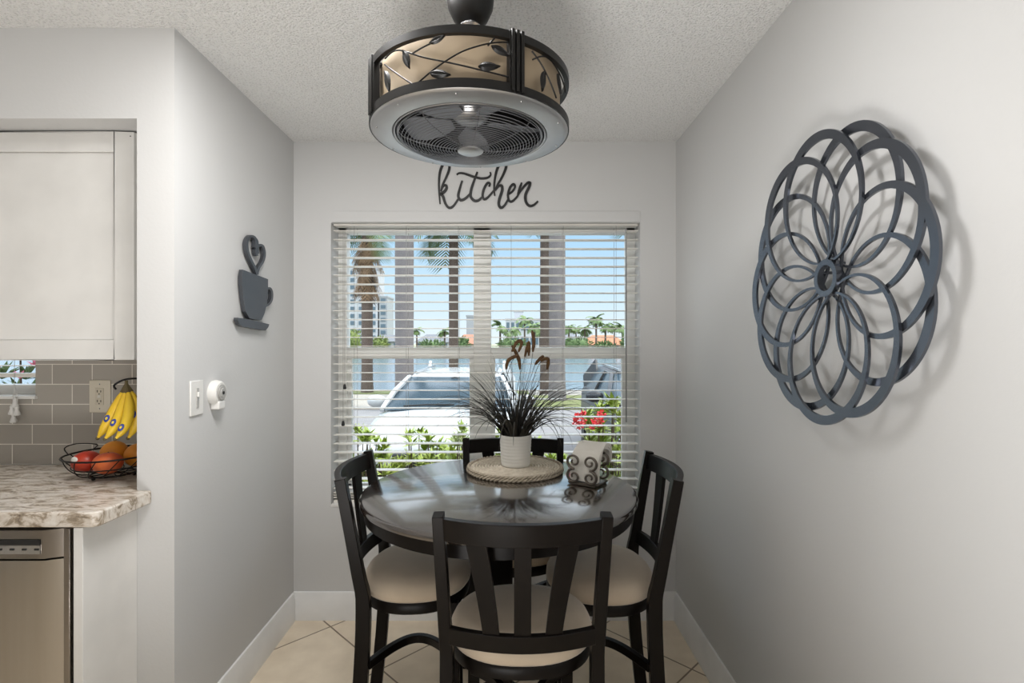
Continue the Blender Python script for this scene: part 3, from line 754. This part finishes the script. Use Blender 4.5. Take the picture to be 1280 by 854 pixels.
# spokes on top
m = MB()
for k in range(4):
    a = R(-90 + 28 + 90*k); m.bar([(0, 0, L1 - .010), ((FR-.01)*math.cos(a), (FR-.01)*math.sin(a), L1 - .010)], .018, .006)
m.build('top_spoke', blackmetal, fan)
def cyl(px, py, rad=FR - .004):   # place on the drum surface, near side
    k = ((440 + px / 4.067) - 640) / F; kz = -((py / 4.067) - 427) / F
    a = k*k + 1; b_ = -2*(k*FC.x + FC.y); c_ = FC.x**2 + FC.y**2 - rad*rad
    D = max(0, b_*b_ - 4*a*c_); d = (-b_ - math.sqrt(D)) / (2*a)
    p = Vector((k*d, d, CH + kz*d)); th = math.atan2(p.y - FC.y, p.x - FC.x); return th, p.z - ZC
def cpt(th, z, r=FR - .002): return Vector((r*math.cos(th), r*math.sin(th), z))
def clampz(z): return min(max(z, L0 + .018), L1 - .018)
VF = [[(170,330),(310,430),(335,425),(400,370),(470,318),(560,265),(640,237),(720,220),(835,213)],
      [(172,300),(205,268),(240,257),(275,265),(400,302),(640,355),(838,408)], [(310,275),(350,250),(400,225)], [(690,235),(725,195)]]
VS = [[(912,262),(960,330),(1000,410),(1035,500)], [(915,305),(960,288),(1000,300),(1040,355),(1070,420),(1082,470)]]
LF = [((400,228),(480,186),20), ((270,262),(300,355),19), ((180,365),(202,475),20), ((400,380),(505,388),21), ((640,345),(750,345),21), ((705,240),(800,293),21)]
LS = [((968,365),(958,470),18), ((1034,378),(1050,480),17)]
def add_vines(vines, leaves, rots):
    for rot in rots:
        for vv in vines:
            pts = [cyl(*p) for p in vv]; q = catmull([Vector((a, clampz(z))) for a, z in pts], 5)
            MB().tube([cpt(t_.x + rot, t_.y) for t_ in q], .0019, 6).build('vine', blackmetal, fan)
        for (a, b_, wd) in leaves:
            A = Vector(cyl(*a)); B = Vector(cyl(*b_)); A.y = clampz(A.y); B.y = clampz(B.y)
            ax_ = Vector(((B.x-A.x)*FR, B.y-A.y)); Ll = ax_.length; ax_.normalize(); nn = Vector((-ax_.y, ax_.x)); m = MB()
            rings = []; hw = Ll*.20
            for i in range(11):
                q = i/10; h = hw*math.sin(PI*q**.8)**.9 + .0004
                c_ = Vector((A.x*FR, A.y)) + ax_*Ll*q; ring_ = []
                for (s_, o_) in ((-1, .0), (-.4, .004), (0, .0025), (.4, .004), (1, .0), (.4, -.002), (-.4, -.002)):
                    p = c_ + nn*h*s_; ring_.append(cpt(p.x/FR + rot, p.y, FR + o_ + .001))
                rings.append(ring_)
            m.loft(rings); m.build('leaf', blackmetal, fan, ang=50)
add_vines(VF, LF, (0, PI)); add_vines(VS, LS, (0,)); add_vines(VF, LF, (PI/2, -PI/2)[1:])
# bottom trim ring
silver = mat('satin_silver', (.50, .50, .505), .34, .9)
MB().lathe([(.200, L0 - .001), (.205, L0 - .007), (.250, L0 - .005), (FR + .001, L0 + .000), (FR + .003, L0 + .003), (.215, L0 + .003), (.200, L0 + .002)], n=96, closed=True).build('trim_ring', silver, fan, ang=30)
for k in range(10):
    a = R(15 + 36*k); MB().ball((.243*math.cos(a), .243*math.sin(a), L0 - .0055), (.0025, .0025, .002), 8, 6).build('screw', steel, fan)
for r_ in (.190, .199): MB().tube([(r_*math.cos(2*PI*j/80), r_*math.sin(2*PI*j/80), L0 - .006) for j in range(80)], .0022, 6, True).build('guard_rim', silver, fan)
# dark inner bowl above the guard, added to keep the cage interior dark
MB().lathe([(.200, L0 - .004), (.204, L0 - .004), (.204, L1 - .03), (.001, L1 - .028), (.001, L1 - .032), (.200, L1 - .034)], n=64, closed=True).build('inner_housing', mat('dark_housing', (.03, .03, .032), .35, .3), fan)
MB().lathe([(.001, L1 - .034), (.06, L1 - .036), (.065, L1 - .055), (.045, L0 + .040), (.026, L0 + .030), (.001, L0 + .028)], n=40).build('motor', silver, fan, ang=50)
blm = mat('fan_blade', (.24, .25, .27), .3, .3)
for k in range(5):
    a = R(20 + 72*k); T = Matrix.Rotation(a, 4, 'Z') @ Matrix.Rotation(R(16), 4, 'X'); m = MB()
    out = [(.05, -.018), (.09, -.040), (.15, -.052), (.185, -.040), (.192, 0), (.182, .040), (.14, .046), (.09, .030), (.05, .016)]
    m.prism(out, lambda u, v, t: T @ Vector((u, v, t)) + Vector((0, 0, L0 + .033)), 0, .003); m.build('fan_blade', blm, fan)
m = MB(); NR = 21
def gz(r): return L0 - .006 - .038*math.sqrt(max(0, 1 - (r/.190)**2))
for i in range(NR):
    r = .034 + (.188-.034)*i/(NR-1); m.tube([(r*math.cos(2*PI*j/72), r*math.sin(2*PI*j/72), gz(r)) for j in range(72)], .0010, 5, True)
for i in range(5): 
    m.tube([((.192 - .0)*math.cos(2*PI*j/72), .192*math.sin(2*PI*j/72), L0 - .008 + .009*i) for j in range(72)], .0012, 5, True)
for k in range(8):
    a = 2*PI*k/8 + .2; m.tube([(r*math.cos(a), r*math.sin(a), gz(r) + .002) for r in [.03 + .16*q/12 for q in range(13)]], .0014, 5)
m.build('wire_guard', mat('guard_wire', (.20, .20, .21), .3, .8), fan)
gzc = gz(0)
MB().lathe([(.001, gzc - .006), (.026, gzc - .006), (.034, gzc - .002), (.035, gzc + .003), (.001, gzc + .004)], n=40).build('guard_cap', silver, fan)

# ================================================================== outdoors
GZ = -.50
asph = mat('asphalt_light', (.22, .205, .20), .9, noise=(3, .2, (.18, .17, .165), (1, 1, 1)), bump=(60, .3, .01))
conc = mat('concrete_path', (.34, .30, .25), .9, noise=(4, .2, (.28, .25, .21), (1, 1, 1)))
grassm = mat('lawn', (.11, .14, .035), 1, noise=(6, .2, (.19, .18, .08), (1, 1, 1)), bump=(40, .5, .03))
struct(MB().box((-30, YB + .2, GZ - .3), (30, 14.6, GZ)).build('floor_street', asph, smooth=False))
struct(MB().box((-30, 14.6, GZ - .3), (.6, 18.3, GZ + .06)).build('floor_sidewalk', conc, smooth=False))
struct(MB().box((.6, 14.6, GZ - .3), (30, 18.0, GZ + .06)).build('floor_lawn', grassm, smooth=False))
struct(MB().box((-30, 18.3, GZ - 1.2), (.6, 19.6, GZ + .08)).build('floor_verge', grassm, smooth=False))
struct(MB().box((.6, 18.0, GZ - 1.2), (30, 19.6, GZ + .06)).build('floor_path', conc, smooth=False))
wat = mat('canal_water', (.10, .135, .17), .15, noise=(1.2, .2, (.13, .165, .20), (1, 4, 1)), bump=(2.2, .5, .05), spec=.3)
struct(MB().box((-140, 19.6, -2.3), (140, 112, -1.35)).build('floor_water', wat, smooth=False))
bank = mat('far_bank', (.28, .27, .20), 1, noise=(.3, .2, (.2, .23, .11), (1, 1, 1)))
struct(MB().box((-160, 112, -2.3), (160, 420, -.6)).build('floor_far_bank', bank, smooth=False))

# --- palms
def frond(mb, o, az, el, L, droop, nleaf=16, lw=.03, ll=.5, hang=.3):
    p = Vector(o); pts = []; n_ = 10; e_ = el
    for i in range(n_ + 1):
        pts.append(p.copy()); p = p + Vector((math.cos(az)*math.cos(e_), math.sin(az)*math.cos(e_), math.sin(e_))) * L/n_; e_ -= droop/n_
    mb.tube(pts, [.02*L/2*(1 - .8*i/n_) for i in range(n_+1)], 4)
    side = Vector((-math.sin(az), math.cos(az), 0))
    for i in range(nleaf):
        q = .15 + .85*i/nleaf; k = q*n_; j = min(int(k), n_-1); b_ = pts[j].lerp(pts[j+1], k - j); d = (pts[j+1]-pts[j]).normalized()
        l = ll*L*math.sin(PI*(.15 + .8*q))**.6
        for s_ in (-1, 1):
            tip = b_ + (side*s_*.8 + d*.55 + Vector((0, 0, -hang)))*l; mid = b_.lerp(tip, .5) + Vector((0, 0, .04*l))
            wv = d*lw*L
            mb.add([b_ - wv*.5, b_ + wv*.5, mid + wv*.5, tip, mid - wv*.5], [(0, 1, 2, 3, 4)])
frondg = mat('frond_green', (.09, .15, .045), .6, noise=(3, .2, (.15, .20, .06), (1, 1, 1)))
frondd = mat('frond_dead', (.20, .12, .065), .9, noise=(3, .2, (.32, .21, .12), (1, 1, 1)))
trunkg = mat('trunk_grey', (.19, .165, .155), .9, noise=(4, .2, (.14, .125, .12), (1, 1, 5)), bump=(8, .4, .03))
trunkb = mat('trunk_brown', (.13, .095, .075), .95, noise=(4, .2, (.09, .065, .05), (1, 1, 6)), bump=(10, .6, .04))
rp_ = random.Random(5)
def palm(px, d, wpx, ztop, label, tm_, crown=True, skirt=False, base=GZ + .06, flen=2.6, lean=0, n=18, group='palms along the canal'):
    x = (px - 640)*d/F; r = wpx*d/F/2
    t_ = thing('palm_tree', label, 'palm tree', (x, d, base), 0, group); H = ztop - base
    prof = []
    for i in range(25):
        q = i/24; rr_ = r*(1.0 + .22*math.exp(-q*H/.5) + .06*math.sin(q*PI)) * (1 + .025*(i % 2)); prof.append((rr_, H*q))
    m = MB(); m.loft([[(r_*math.cos(2*PI*j/16) + lean*z, r_*math.sin(2*PI*j/16), z) for j in range(16)] for r_, z in prof]); m.build('trunk', tm_, t_)
    if crown:
        m = MB()
        for k in range(n):
            az = 2*PI*k/n + rp_.uniform(-.2, .2); frond(m, (lean*H, 0, H), az, rp_.uniform(-.3, 1.2), flen*rp_.uniform(.85, 1.1), rp_.uniform(1.0, 1.9))
        m.build('crown', frondg, t_, smooth=False)
    if skirt:
        m = MB()
        for k in range(90):
            az = rp_.uniform(0, 2*PI); z = H - rp_.uniform(.1, 1)*2.0; frond(m, (r*.8*math.cos(az), r*.8*math.sin(az), z), az, rp_.uniform(-1.2, -.75), rp_.uniform(.65, .95), .5, 6, .05, .35, .5)
        m.build('dead_fronds', frondd, t_, smooth=False)
    return t_
palm(459, 18.9, 13, 5.5, 'palm with a brown skirt of dead fronds at the left of the view', trunkb, True, True, GZ + .08, 1.7, n=12)
palm(505.5, 14.3, 22, 8.8, 'thick grey palm trunk behind the white car', trunkg, True, False, GZ + .08 - .02)
palm(567, 18.9, 11, 5.75, 'slim palm with a green crown right of the thick grey trunk', trunkb, True, False, GZ + .08, 2.0)
palm(600, 19.2, 9, 9.0, 'slim palm hidden partly by the window mullion', trunkg, True, False, GZ + .08, 1.2)
palm(696.5, 16.5, 19, 9.5, 'stout grey palm trunk standing alone right of the plant', trunkg, True, False, GZ + .06, 1.4)
palm(681, 18.6, 11, 6.2, 'brown palm trunk close behind the stout grey one', trunkb, True, False, GZ + .06, 1.2)
palm(788, 18.4, 12, 6.3, 'palm at the right edge of the window view', trunkg, True, False, GZ + .06, 1.8)

# far palms: one kind copied with own trunk and crown
def fpalm(x, d, h, s_, label):
    t_ = thing('palm_tree', label, 'palm tree', (x, d, -.6), 0, 'palms on the far bank')
    MB().tube([(0, 0, 0), (.05, 0, h/2), (0, 0, h)], [.28, .22, .2], 8).build('trunk', trunkb, t_)
    m = MB()
    for k in range(15): frond(m, (0, 0, h), 2*PI*k/15 + rp_.uniform(-.2, .2), rp_.uniform(-.2, 1.2), s_*rp_.uniform(.8, 1.1), rp_.uniform(1.2, 2.0), 9, .09, .42)
    m.build('crown', frondg, t_, smooth=False); return t_
protos = [fpalm(*a) for a in ((P(625, 0, 117).x, 117, 5.4, 2.6, 'leftmost far-bank palm, just right of the mullion'), (P(745, 0, 117).x, 117, 7.0, 2.8, 'tallest palm on the far bank, over the orange house'), (P(668, 0, 117).x, 117, 5.6, 2.6, 'far-bank palm beside the square rooftop building'))]
labs = {634: 'second far-bank palm right of the mullion', 644: 'low far-bank palm left of the square rooftop building', 656: 'far-bank palm standing in front of the square rooftop building', 675: 'far-bank palm just left of the stout grey trunk', 711: 'far-bank palm just right of the stout grey trunk', 720: 'far-bank palm left of the orange house roof', 731: 'far-bank palm above the left end of the orange house', 757: 'far-bank palm right of the tallest one', 768: 'far-bank palm above the right end of the orange house', 778: 'far-bank palm beside the right window frame', 787: 'rightmost far-bank palm, at the window edge', 521: 'lone far-bank palm right of the thick grey trunk', 556: 'far-bank palm just left of the slim tall palm'}
for i, (px, lab) in enumerate(labs.items()):
    c = copy_tree(protos[(i*2) % 3]); d = 122 + (i % 3)*5 + (2 if px < 600 else 0); c.location = ((px - 640)*d/F, d, -.6); s_ = .74 + .08*((i*7) % 5); c.scale = (s_, s_, s_*(.78 if px < 600 else 1)); c.rotation_euler.z = i*1.3; c['label'] = lab

# bushes
def leafball(mb, c, r, n, size, rng, fz=.9):
    for k in range(n):
        v_ = Vector((rng.gauss(0, 1), rng.gauss(0, 1), rng.gauss(0, 1))).normalized(); p = Vector(c) + Vector((v_.x*r[0], v_.y*r[1], v_.z*r[2]))*rng.uniform(.6, 1.05)
        d = (v_ + Vector((rng.uniform(-.6, .6), rng.uniform(-.6, .6), rng.uniform(-.2, .9)))).normalized(); s_ = d.orthogonal().normalized(); s_ = (Matrix.Rotation(rng.uniform(0, 6.3), 3, d) @ s_)
        nrm = d.cross(s_); l = size*rng.uniform(.7, 1.2); ww = l*.17
        mb.add([p, p + d*l*.45 + s_*ww + nrm*.1*ww, p + d*l, p + d*l*.45 - s_*ww + nrm*.1*ww, p + d*l*.5 - nrm*.35*ww], [(0, 1, 4), (1, 2, 4), (2, 3, 4), (3, 0, 4)])
bushf = mat('bush_far', (.20, .23, .05), .8, noise=(1, .2, (.12, .16, .045), (1, 1, 1)))
bushd = mat('bush_dark', (.07, .12, .04), .8, noise=(1, .2, (.13, .18, .06), (1, 1, 1)))
rb = random.Random(3)
for i, (px, w_, h_, mm_, lab) in enumerate(((438, 5.2, 4.4, bushf, 'yellow-green tree at the left end of the far bank'), (475, 3.6, 2.6, bushf, 'low yellow-green bush beside the skirted palm'), (540, 5, 2.0, bushd, 'dark low bush before the grey houses'), (577, 3, 2.4, bushd, 'dark bush beside the terracotta house'), (640, 6, 2.4, bushd, 'dark hedge under the far palms left of the stout trunk'), (722, 6, 2.6, bushd, 'dark bush left of the orange house'), (756, 4, 1.6, bushd, 'low bush before the orange house'), (786, 3, 2.8, bushd, 'dark bush at the right window edge'))):
    d = 113.5; t_ = thing('bush', lab, 'bush', ((px - 640)*d/F, d, -.6), 0, 'bushes on the far bank')
    m = MB(); m.ball((0, 0, h_*.5), (w_*.42, 1.2, h_*.48), 12, 8); leafball(m, (0, 0, h_*.55), (w_*.5, 1.5, h_*.5), 260, .9, rb); m.build('foliage', mm_, t_, smooth=False)

# buildings on the far bank
def building(name, label, x0, x1, y0, y1, d, dep, wm, rows=0, cols=0, roof=None, rh=0, winm=None, parapet=True):
    zb = -.6; X0, X1 = (x0 - 640)*d/F, (x1 - 640)*d/F; Z1 = CH - (y0 - 427)*d/F; H = Z1 - zb
    t_ = thing(name, label, 'building', ((X0 + X1)/2, d, zb), 0); W = X1 - X0
    MB().box((-W/2, 0, 0), (W/2, dep, H)).build('wall', wm, t_, smooth=False)
    if roof: 
        e_ = .6; m = MB(); m.add([(-W/2-e_, -e_, H), (W/2+e_, -e_, H), (W/2+e_, dep+e_, H), (-W/2-e_, dep+e_, H), (-W/2+W*.25, dep/2, H+rh), (W/2-W*.25, dep/2, H+rh)], [(0,1,5,4),(1,2,5),(2,3,4,5),(3,0,4),(3,2,1,0)]); m.build('roof', roof, t_, smooth=False)
    elif parapet: MB().box((-W/2-.15, -.15, H), (W/2+.15, dep+.15, H+.5)).build('parapet', wm, t_, smooth=False)
    for i in range(rows):
        for j in range(cols):
            cx_ = -W/2 + W*(j + .5)/cols; cz = H*(i + .55)/rows; a = W/cols*.30; h_ = H/rows*.27
            MB().box((cx_ - a, -.12, cz - h_), (cx_ + a, .02, cz + h_)).build('window', winm or glassdark, t_, smooth=False)
    return t_
bw = mat('stucco_white', (.45, .45, .46), .9); bgy = mat('stucco_grey', (.33, .335, .34), .9); bpk = mat('stucco_peach', (.42, .31, .25), .9)
rgy = mat('roof_grey', (.16, .16, .17), .9); rtc = mat('roof_terracotta', (.34, .16, .10), .9); rorg = mat('roof_orange', (.40, .17, .09), .9)
wing = mat('window_far', (.10, .14, .17), .3)
building('condo_tower', 'tall white condominium with balconies at the far left of the view', 420, 472, 337, 0, 150, 8, bw, 11, 4, winm=wing)
building('condo_tower', 'darker-windowed condominium wing beside the skirted palm', 474, 484, 372, 0, 150, 8, bgy, 8, 1, winm=wing)
building('house', 'grey low house with grey roof left of the thick trunk', 462, 500, 427, 0, 140, 8, bgy, 1, 4, rgy, 1.8, wing)
building('house', 'white house with grey roof between two palms', 520, 561, 428, 0, 140, 8, bw, 1, 4, rgy, 2.2, wing)
building('house', 'peach house with terracotta roof left of the mullion', 570, 602, 430, 0, 140, 8, bpk, 1, 3, rtc, 2.6, wing)
building('office_block', 'pale grey block rising behind the terracotta house', 583, 600, 396, 0, 152, 5, bgy, 0, 0)
building('office_block', 'long white block behind the far palms', 632, 680, 400, 0, 149, 7, bw, 2, 8, winm=wing)
building('rooftop_room', 'small white square room above the long white block', 643, 654, 390, 0, 157, 3, bw, 0, 0)
building('house', 'house with a broad orange roof at the right', 729, 784, 431, 0, 140, 8, bpk, 1, 6, rorg, 2.6, wing)
building('house', 'white house behind the palms left of the orange roof', 703, 725, 424, 0, 139, 8, bw, 1, 3, rgy, 1.6, wing)

# --- cars
def car(x, y, paint, label, rz=0, wheelm=None):
    t_ = thing('car', label, 'car', (x, y, GZ), rz)
    st = [(0, .66, .66, .34), (.04, .78, .80, .28), (.16, .86, .90, .24), (.45, .905, .985, .22), (.85, .92, 1.035, .20), (1.15, .925, 1.065, .20), (1.6, .93, 1.085, .20), (2.6, .93, 1.10, .20), (3.8, .93, 1.11, .22), (4.3, .90, 1.10, .26), (4.52, .84, 1.02, .30), (4.58, .76, .9, .36)]
    rings = []
    for (yy, hw, zt, zb) in st:
        pr = [(-hw*.93, zb), (-hw, zb + .14), (-hw, zb + .42), (-hw*.985, zt - .16), (-hw*.94, zt - .06), (-hw*.80, zt - .015), (-hw*.45, zt + .018), (0, zt + .026)]
        pr = pr + [(-a, b_) for a, b_ in reversed(pr[:-1])]
        rings.append([(a, yy, b_) for a, b_ in pr])
    MB().loft(rings).build('body', paint, t_, ang=50)
    # greenhouse: base and roof outlines
    def ring4(q):   # q 0 base .. 1 roof edge ; (y front, y rear, half width, z)
        yf = 1.10 + .85*q; yr = 4.35 - .45*q; hw = .83 - .19*q; z = 1.06 + .36*q; return yf, yr, hw, z
    b0, b1 = ring4(0), ring4(1)
    def rect(b_, bow): 
        yf, yr, hw, z = b_; f_ = [(hw*math.sin(R(90*k/3)), yf - bow*math.cos(R(90*k/3)) + bow*.0, z) for k in range(-3, 4)]
        return f_ + [(hw, yr, z), (-hw, yr, z)]
    MB().loft([rect(b0, .13), rect(b1, .08)]).build('windows', glassdark, t_, ang=25)
    r1 = rect(b1, .08); r2_ = [(x_*.93, 1.95 + (y_-1.95)*.97 + .03, z_ + .035) for x_, y_, z_ in r1]; r3 = [(x_*.55, 2.9 + (y_-2.9)*.6, z_ + .055) for x_, y_, z_ in r1]
    r0 = [(x_*1.02, y_ - .02, z_ - .02) for x_, y_, z_ in r1]
    MB().loft([r0, r2_, r3]).build('roof', paint, t_, ang=60)
    for s_ in (-1, 1):
        MB().bar([(s_*.84, 1.10, 1.05), (s_*.765, 1.45, 1.25), (s_*.655, 1.96, 1.42)], .06, .05).build('front_pillar', paint, t_, bevel=.008)
        MB().bar([(s_*.845, 2.65, 1.08), (s_*.655, 2.70, 1.42)], .08, .03, up=(1, 0, 0)).build('door_pillar', rubber, t_)
        MB().bar([(s_*.84, 4.20, 1.08), (s_*.655, 3.75, 1.42)], .40, .05, up=(1, 0, 0)).build('rear_pillar', paint, t_, bevel=.01)
        mr = MB(); mr.ball((s_*.985, 1.42, 1.13), (.13, .08, .085), 16, 10); mr.bar([(s_*.86, 1.44, 1.06), (s_*.96, 1.43, 1.09)], .06, .03); mr.build('side_mirror', paint, t_)
        MB().ball((s_*.70, .13, .76), (.16, .10, .065), 14, 8).build('headlight', mat('lamp_clear', (.75, .78, .8), .08, spec=1), t_)
        MB().bar([(s_*.56, 1.9, 1.485), (s_*.56, 3.7, 1.495)], .03, .03).build('roof_rail', steel, t_)
        for yy in (.92, 3.72):
            m = MB(); rings = []
            for (r_, xx) in ((.20, .74), (.34, .74), (.355, .78), (.355, .91), (.34, .935), (.24, .935)): rings.append([(s_*xx, yy + r_*math.cos(2*PI*j/28), .355 + r_*math.sin(2*PI*j/28)) for j in range(28)])
            m.loft(rings); wl = m.build('tire', rubber, t_)
            m = MB(); rings = []
            for (r_, xx) in ((.24, .93), (.235, .945), (.10, .92), (.04, .935)): rings.append([(s_*xx, yy + r_*math.cos(2*PI*j/28), .355 + r_*math.sin(2*PI*j/28)) for j in range(28)])
            m.loft(rings); m.build('rim', steel, wl)
    MB().box((-.46, -.012, .52), (.46, .05, .74)).build('grille', rubber, t_, bevel=.02)
    MB().box((-.52, -.005, .36), (.52, .06, .44)).build('bumper_vent', rubber, t_, bevel=.01)
    m = MB()
    for s_ in (-.55, .10): m.tube([(s_, 1.02, 1.115), (s_ + .28, 1.05, 1.128), (s_ + .62, 1.12, 1.12)], .011, 6)
    m.build('wiper', rubber, t_)
    MB().ball((0, 1.84, 1.395), (.07, .02, .03), 12, 8).build('rear_view_mirror', rubber, t_)
    return t_
wp = mat('car_white', (.46, .46, .455), .25, 0, coat=.5); dk = mat('car_charcoal', (.018, .019, .022), .35, 0, spec=.3, coat=.1)
car(-.80, 5.45, wp, 'white car parked facing the window behind the hedge')
car(2.12, 6.0, dk, 'dark grey car parked behind the red-flowering bush', R(-2))

# --- near planting: shrubs under the window
hg = mat('hedge_leaf', (.22, .31, .035), .5, noise=(6, .2, (.38, .42, .08), (1, 1, 1))); stemm = mat('stem_brown', (.12, .08, .05), .9)
MULCH = mat('mulch', (.14, .09, .07), 1, noise=(20, .2, (.22, .15, .12), (1, 1, 1)), bump=(30, .8, .03))
struct(MB().box((-4, YB + .21, GZ), (4, 4.75, GZ + .05)).build('floor_planting_bed', MULCH, smooth=False))
def rosette(mb, c, n, L, rng, tilt=0):
    for k in range(n):
        a = rng.uniform(0, 2*PI); el_ = rng.uniform(.15, 1.35); d = Vector((math.cos(a)*math.cos(el_), math.sin(a)*math.cos(el_), math.sin(el_))); s_ = Vector((-math.sin(a), math.cos(a), 0)); l = L*rng.uniform(.7, 1.1); nn = d.cross(s_); w_ = l*.14; p = Vector(c)
        mb.add([p, p + d*l*.5 + s_*w_, p + d*l - nn*.12*l, p + d*l*.5 - s_*w_, p + d*l*.5 + nn*w_*.4], [(0,1,4),(1,2,4),(2,3,4),(3,0,4)])
rh = random.Random(21)
SH = [(-1.42, 3.75, .80, 'leafy shrub at the left end of the hedge under the window'), (-1.02, 3.5, .84, 'second shrub from the left, under the white car mirror'), (-.68, 3.8, .80, 'shrub under the left half of the white car hood'),
      (-.36, 3.5, .80, 'shrub below the middle of the white car'), (-.05, 3.75, .80, 'shrub straight behind the mullion'), (.20, 3.45, .74, 'low shrub just behind the far chair')]
def shrub(x, y, ztop, label, n=85, flowers=False, rad=.27, lm=hg, group='hedge shrubs outside the window'):
    t_ = thing('shrub', label, 'shrub', (x, y, GZ + .05), 0, group); H = ztop - GZ - .05; m = MB(); st_ = MB(); tips = []
    for k in range(n):
        a = rh.uniform(0, 2*PI); r_ = rad*math.sqrt(rh.random()); z = H*rh.uniform(.45, 1.0) * (1 - .25*(r_/rad)**2); c = Vector((r_*math.cos(a), r_*math.sin(a), z)); tips.append(c)
        rosette(m, c, 15, .105, rh); st_.tube([(c.x*.25, c.y*.25, 0), (c.x*.7, c.y*.7, z*.6), c], [.008, .006, .004], 5)
    m.build('foliage', lm, t_, smooth=False); st_.build('stems', stemm, t_)
    if flowers:
        redm = mat('flower_red', (.75, .03, .03), .6, noise=(30, .2, (.80, .10, .12), (1, 1, 1)))
        for c in flowers:
            f_ = MB(); c = Vector(c) - Vector((x, y, GZ + .05))
            for k in range(16):
                v_ = Vector((rh.gauss(0, 1), rh.gauss(0, 1) - .6, rh.gauss(0, 1))).normalized(); s_ = v_.orthogonal().normalized(); u_ = v_.cross(s_); p = c + v_*.010
                f_.add([p, p + v_*.013 + s_*.009, p + v_*.024, p + v_*.013 - s_*.009, p + v_*.009 + u_*.005], [(0,1,4),(1,2,4),(2,3,4),(3,0,4)])
            f_.ball(c, .008, 8, 6); f_.build('flower', redm, t_, smooth=False)
    return t_
for s_ in SH: shrub(*s_)
fl = [P(722, 522, 3.15), P(728, 528, 3.12), P(724, 531, 3.2), P(747, 530, 3.1), P(752, 518, 3.15), P(744, 527, 3.16), P(784, 520, 3.12), P(787, 530, 3.15), P(785, 512, 3.2), P(727, 517, 3.12), P(720, 527, 3.14), P(750, 524, 3.1), P(742, 532, 3.12)]
shrub(P(757, 0, 3.35).x, 3.35, 1.03, 'tall bright green bush with red flowers at the right of the window', 120, fl, .23, mat('bush_leaf', (.22, .32, .04), .5, noise=(6, .2, (.38, .42, .09), (1, 1, 1))), None)
# kitchen window view: flowering bush
kbm = thing('shrub', 'pink-flowering bush outside the small kitchen window', 'shrub', (-3.15, 3.2, GZ), 0)
m = MB()
for k in range(90): rosette(m, (rh.uniform(-.6, .6), rh.uniform(-.25, .25), rh.uniform(.7, 2.3)), 12, .14, rh)
m.build('foliage', bushd, kbm, smooth=False)
for k in range(40):
    m = MB(); rosette(m, (rh.uniform(-.55, .55), rh.uniform(-.42, -.30), rh.uniform(1.5, 2.2)), 16, .055, rh); m.build('flower', mat('flower_pink', (.80, .22, .32), .7), kbm)
st_ = MB()
for k in range(8): st_.tube([(.05*k - .2, 0, 0), (.16*k - .55, .05, 1.2), (.18*k - .6, 0, 2.1)], [.012, .008, .004], 5)
st_.build('stems', stemm, kbm)
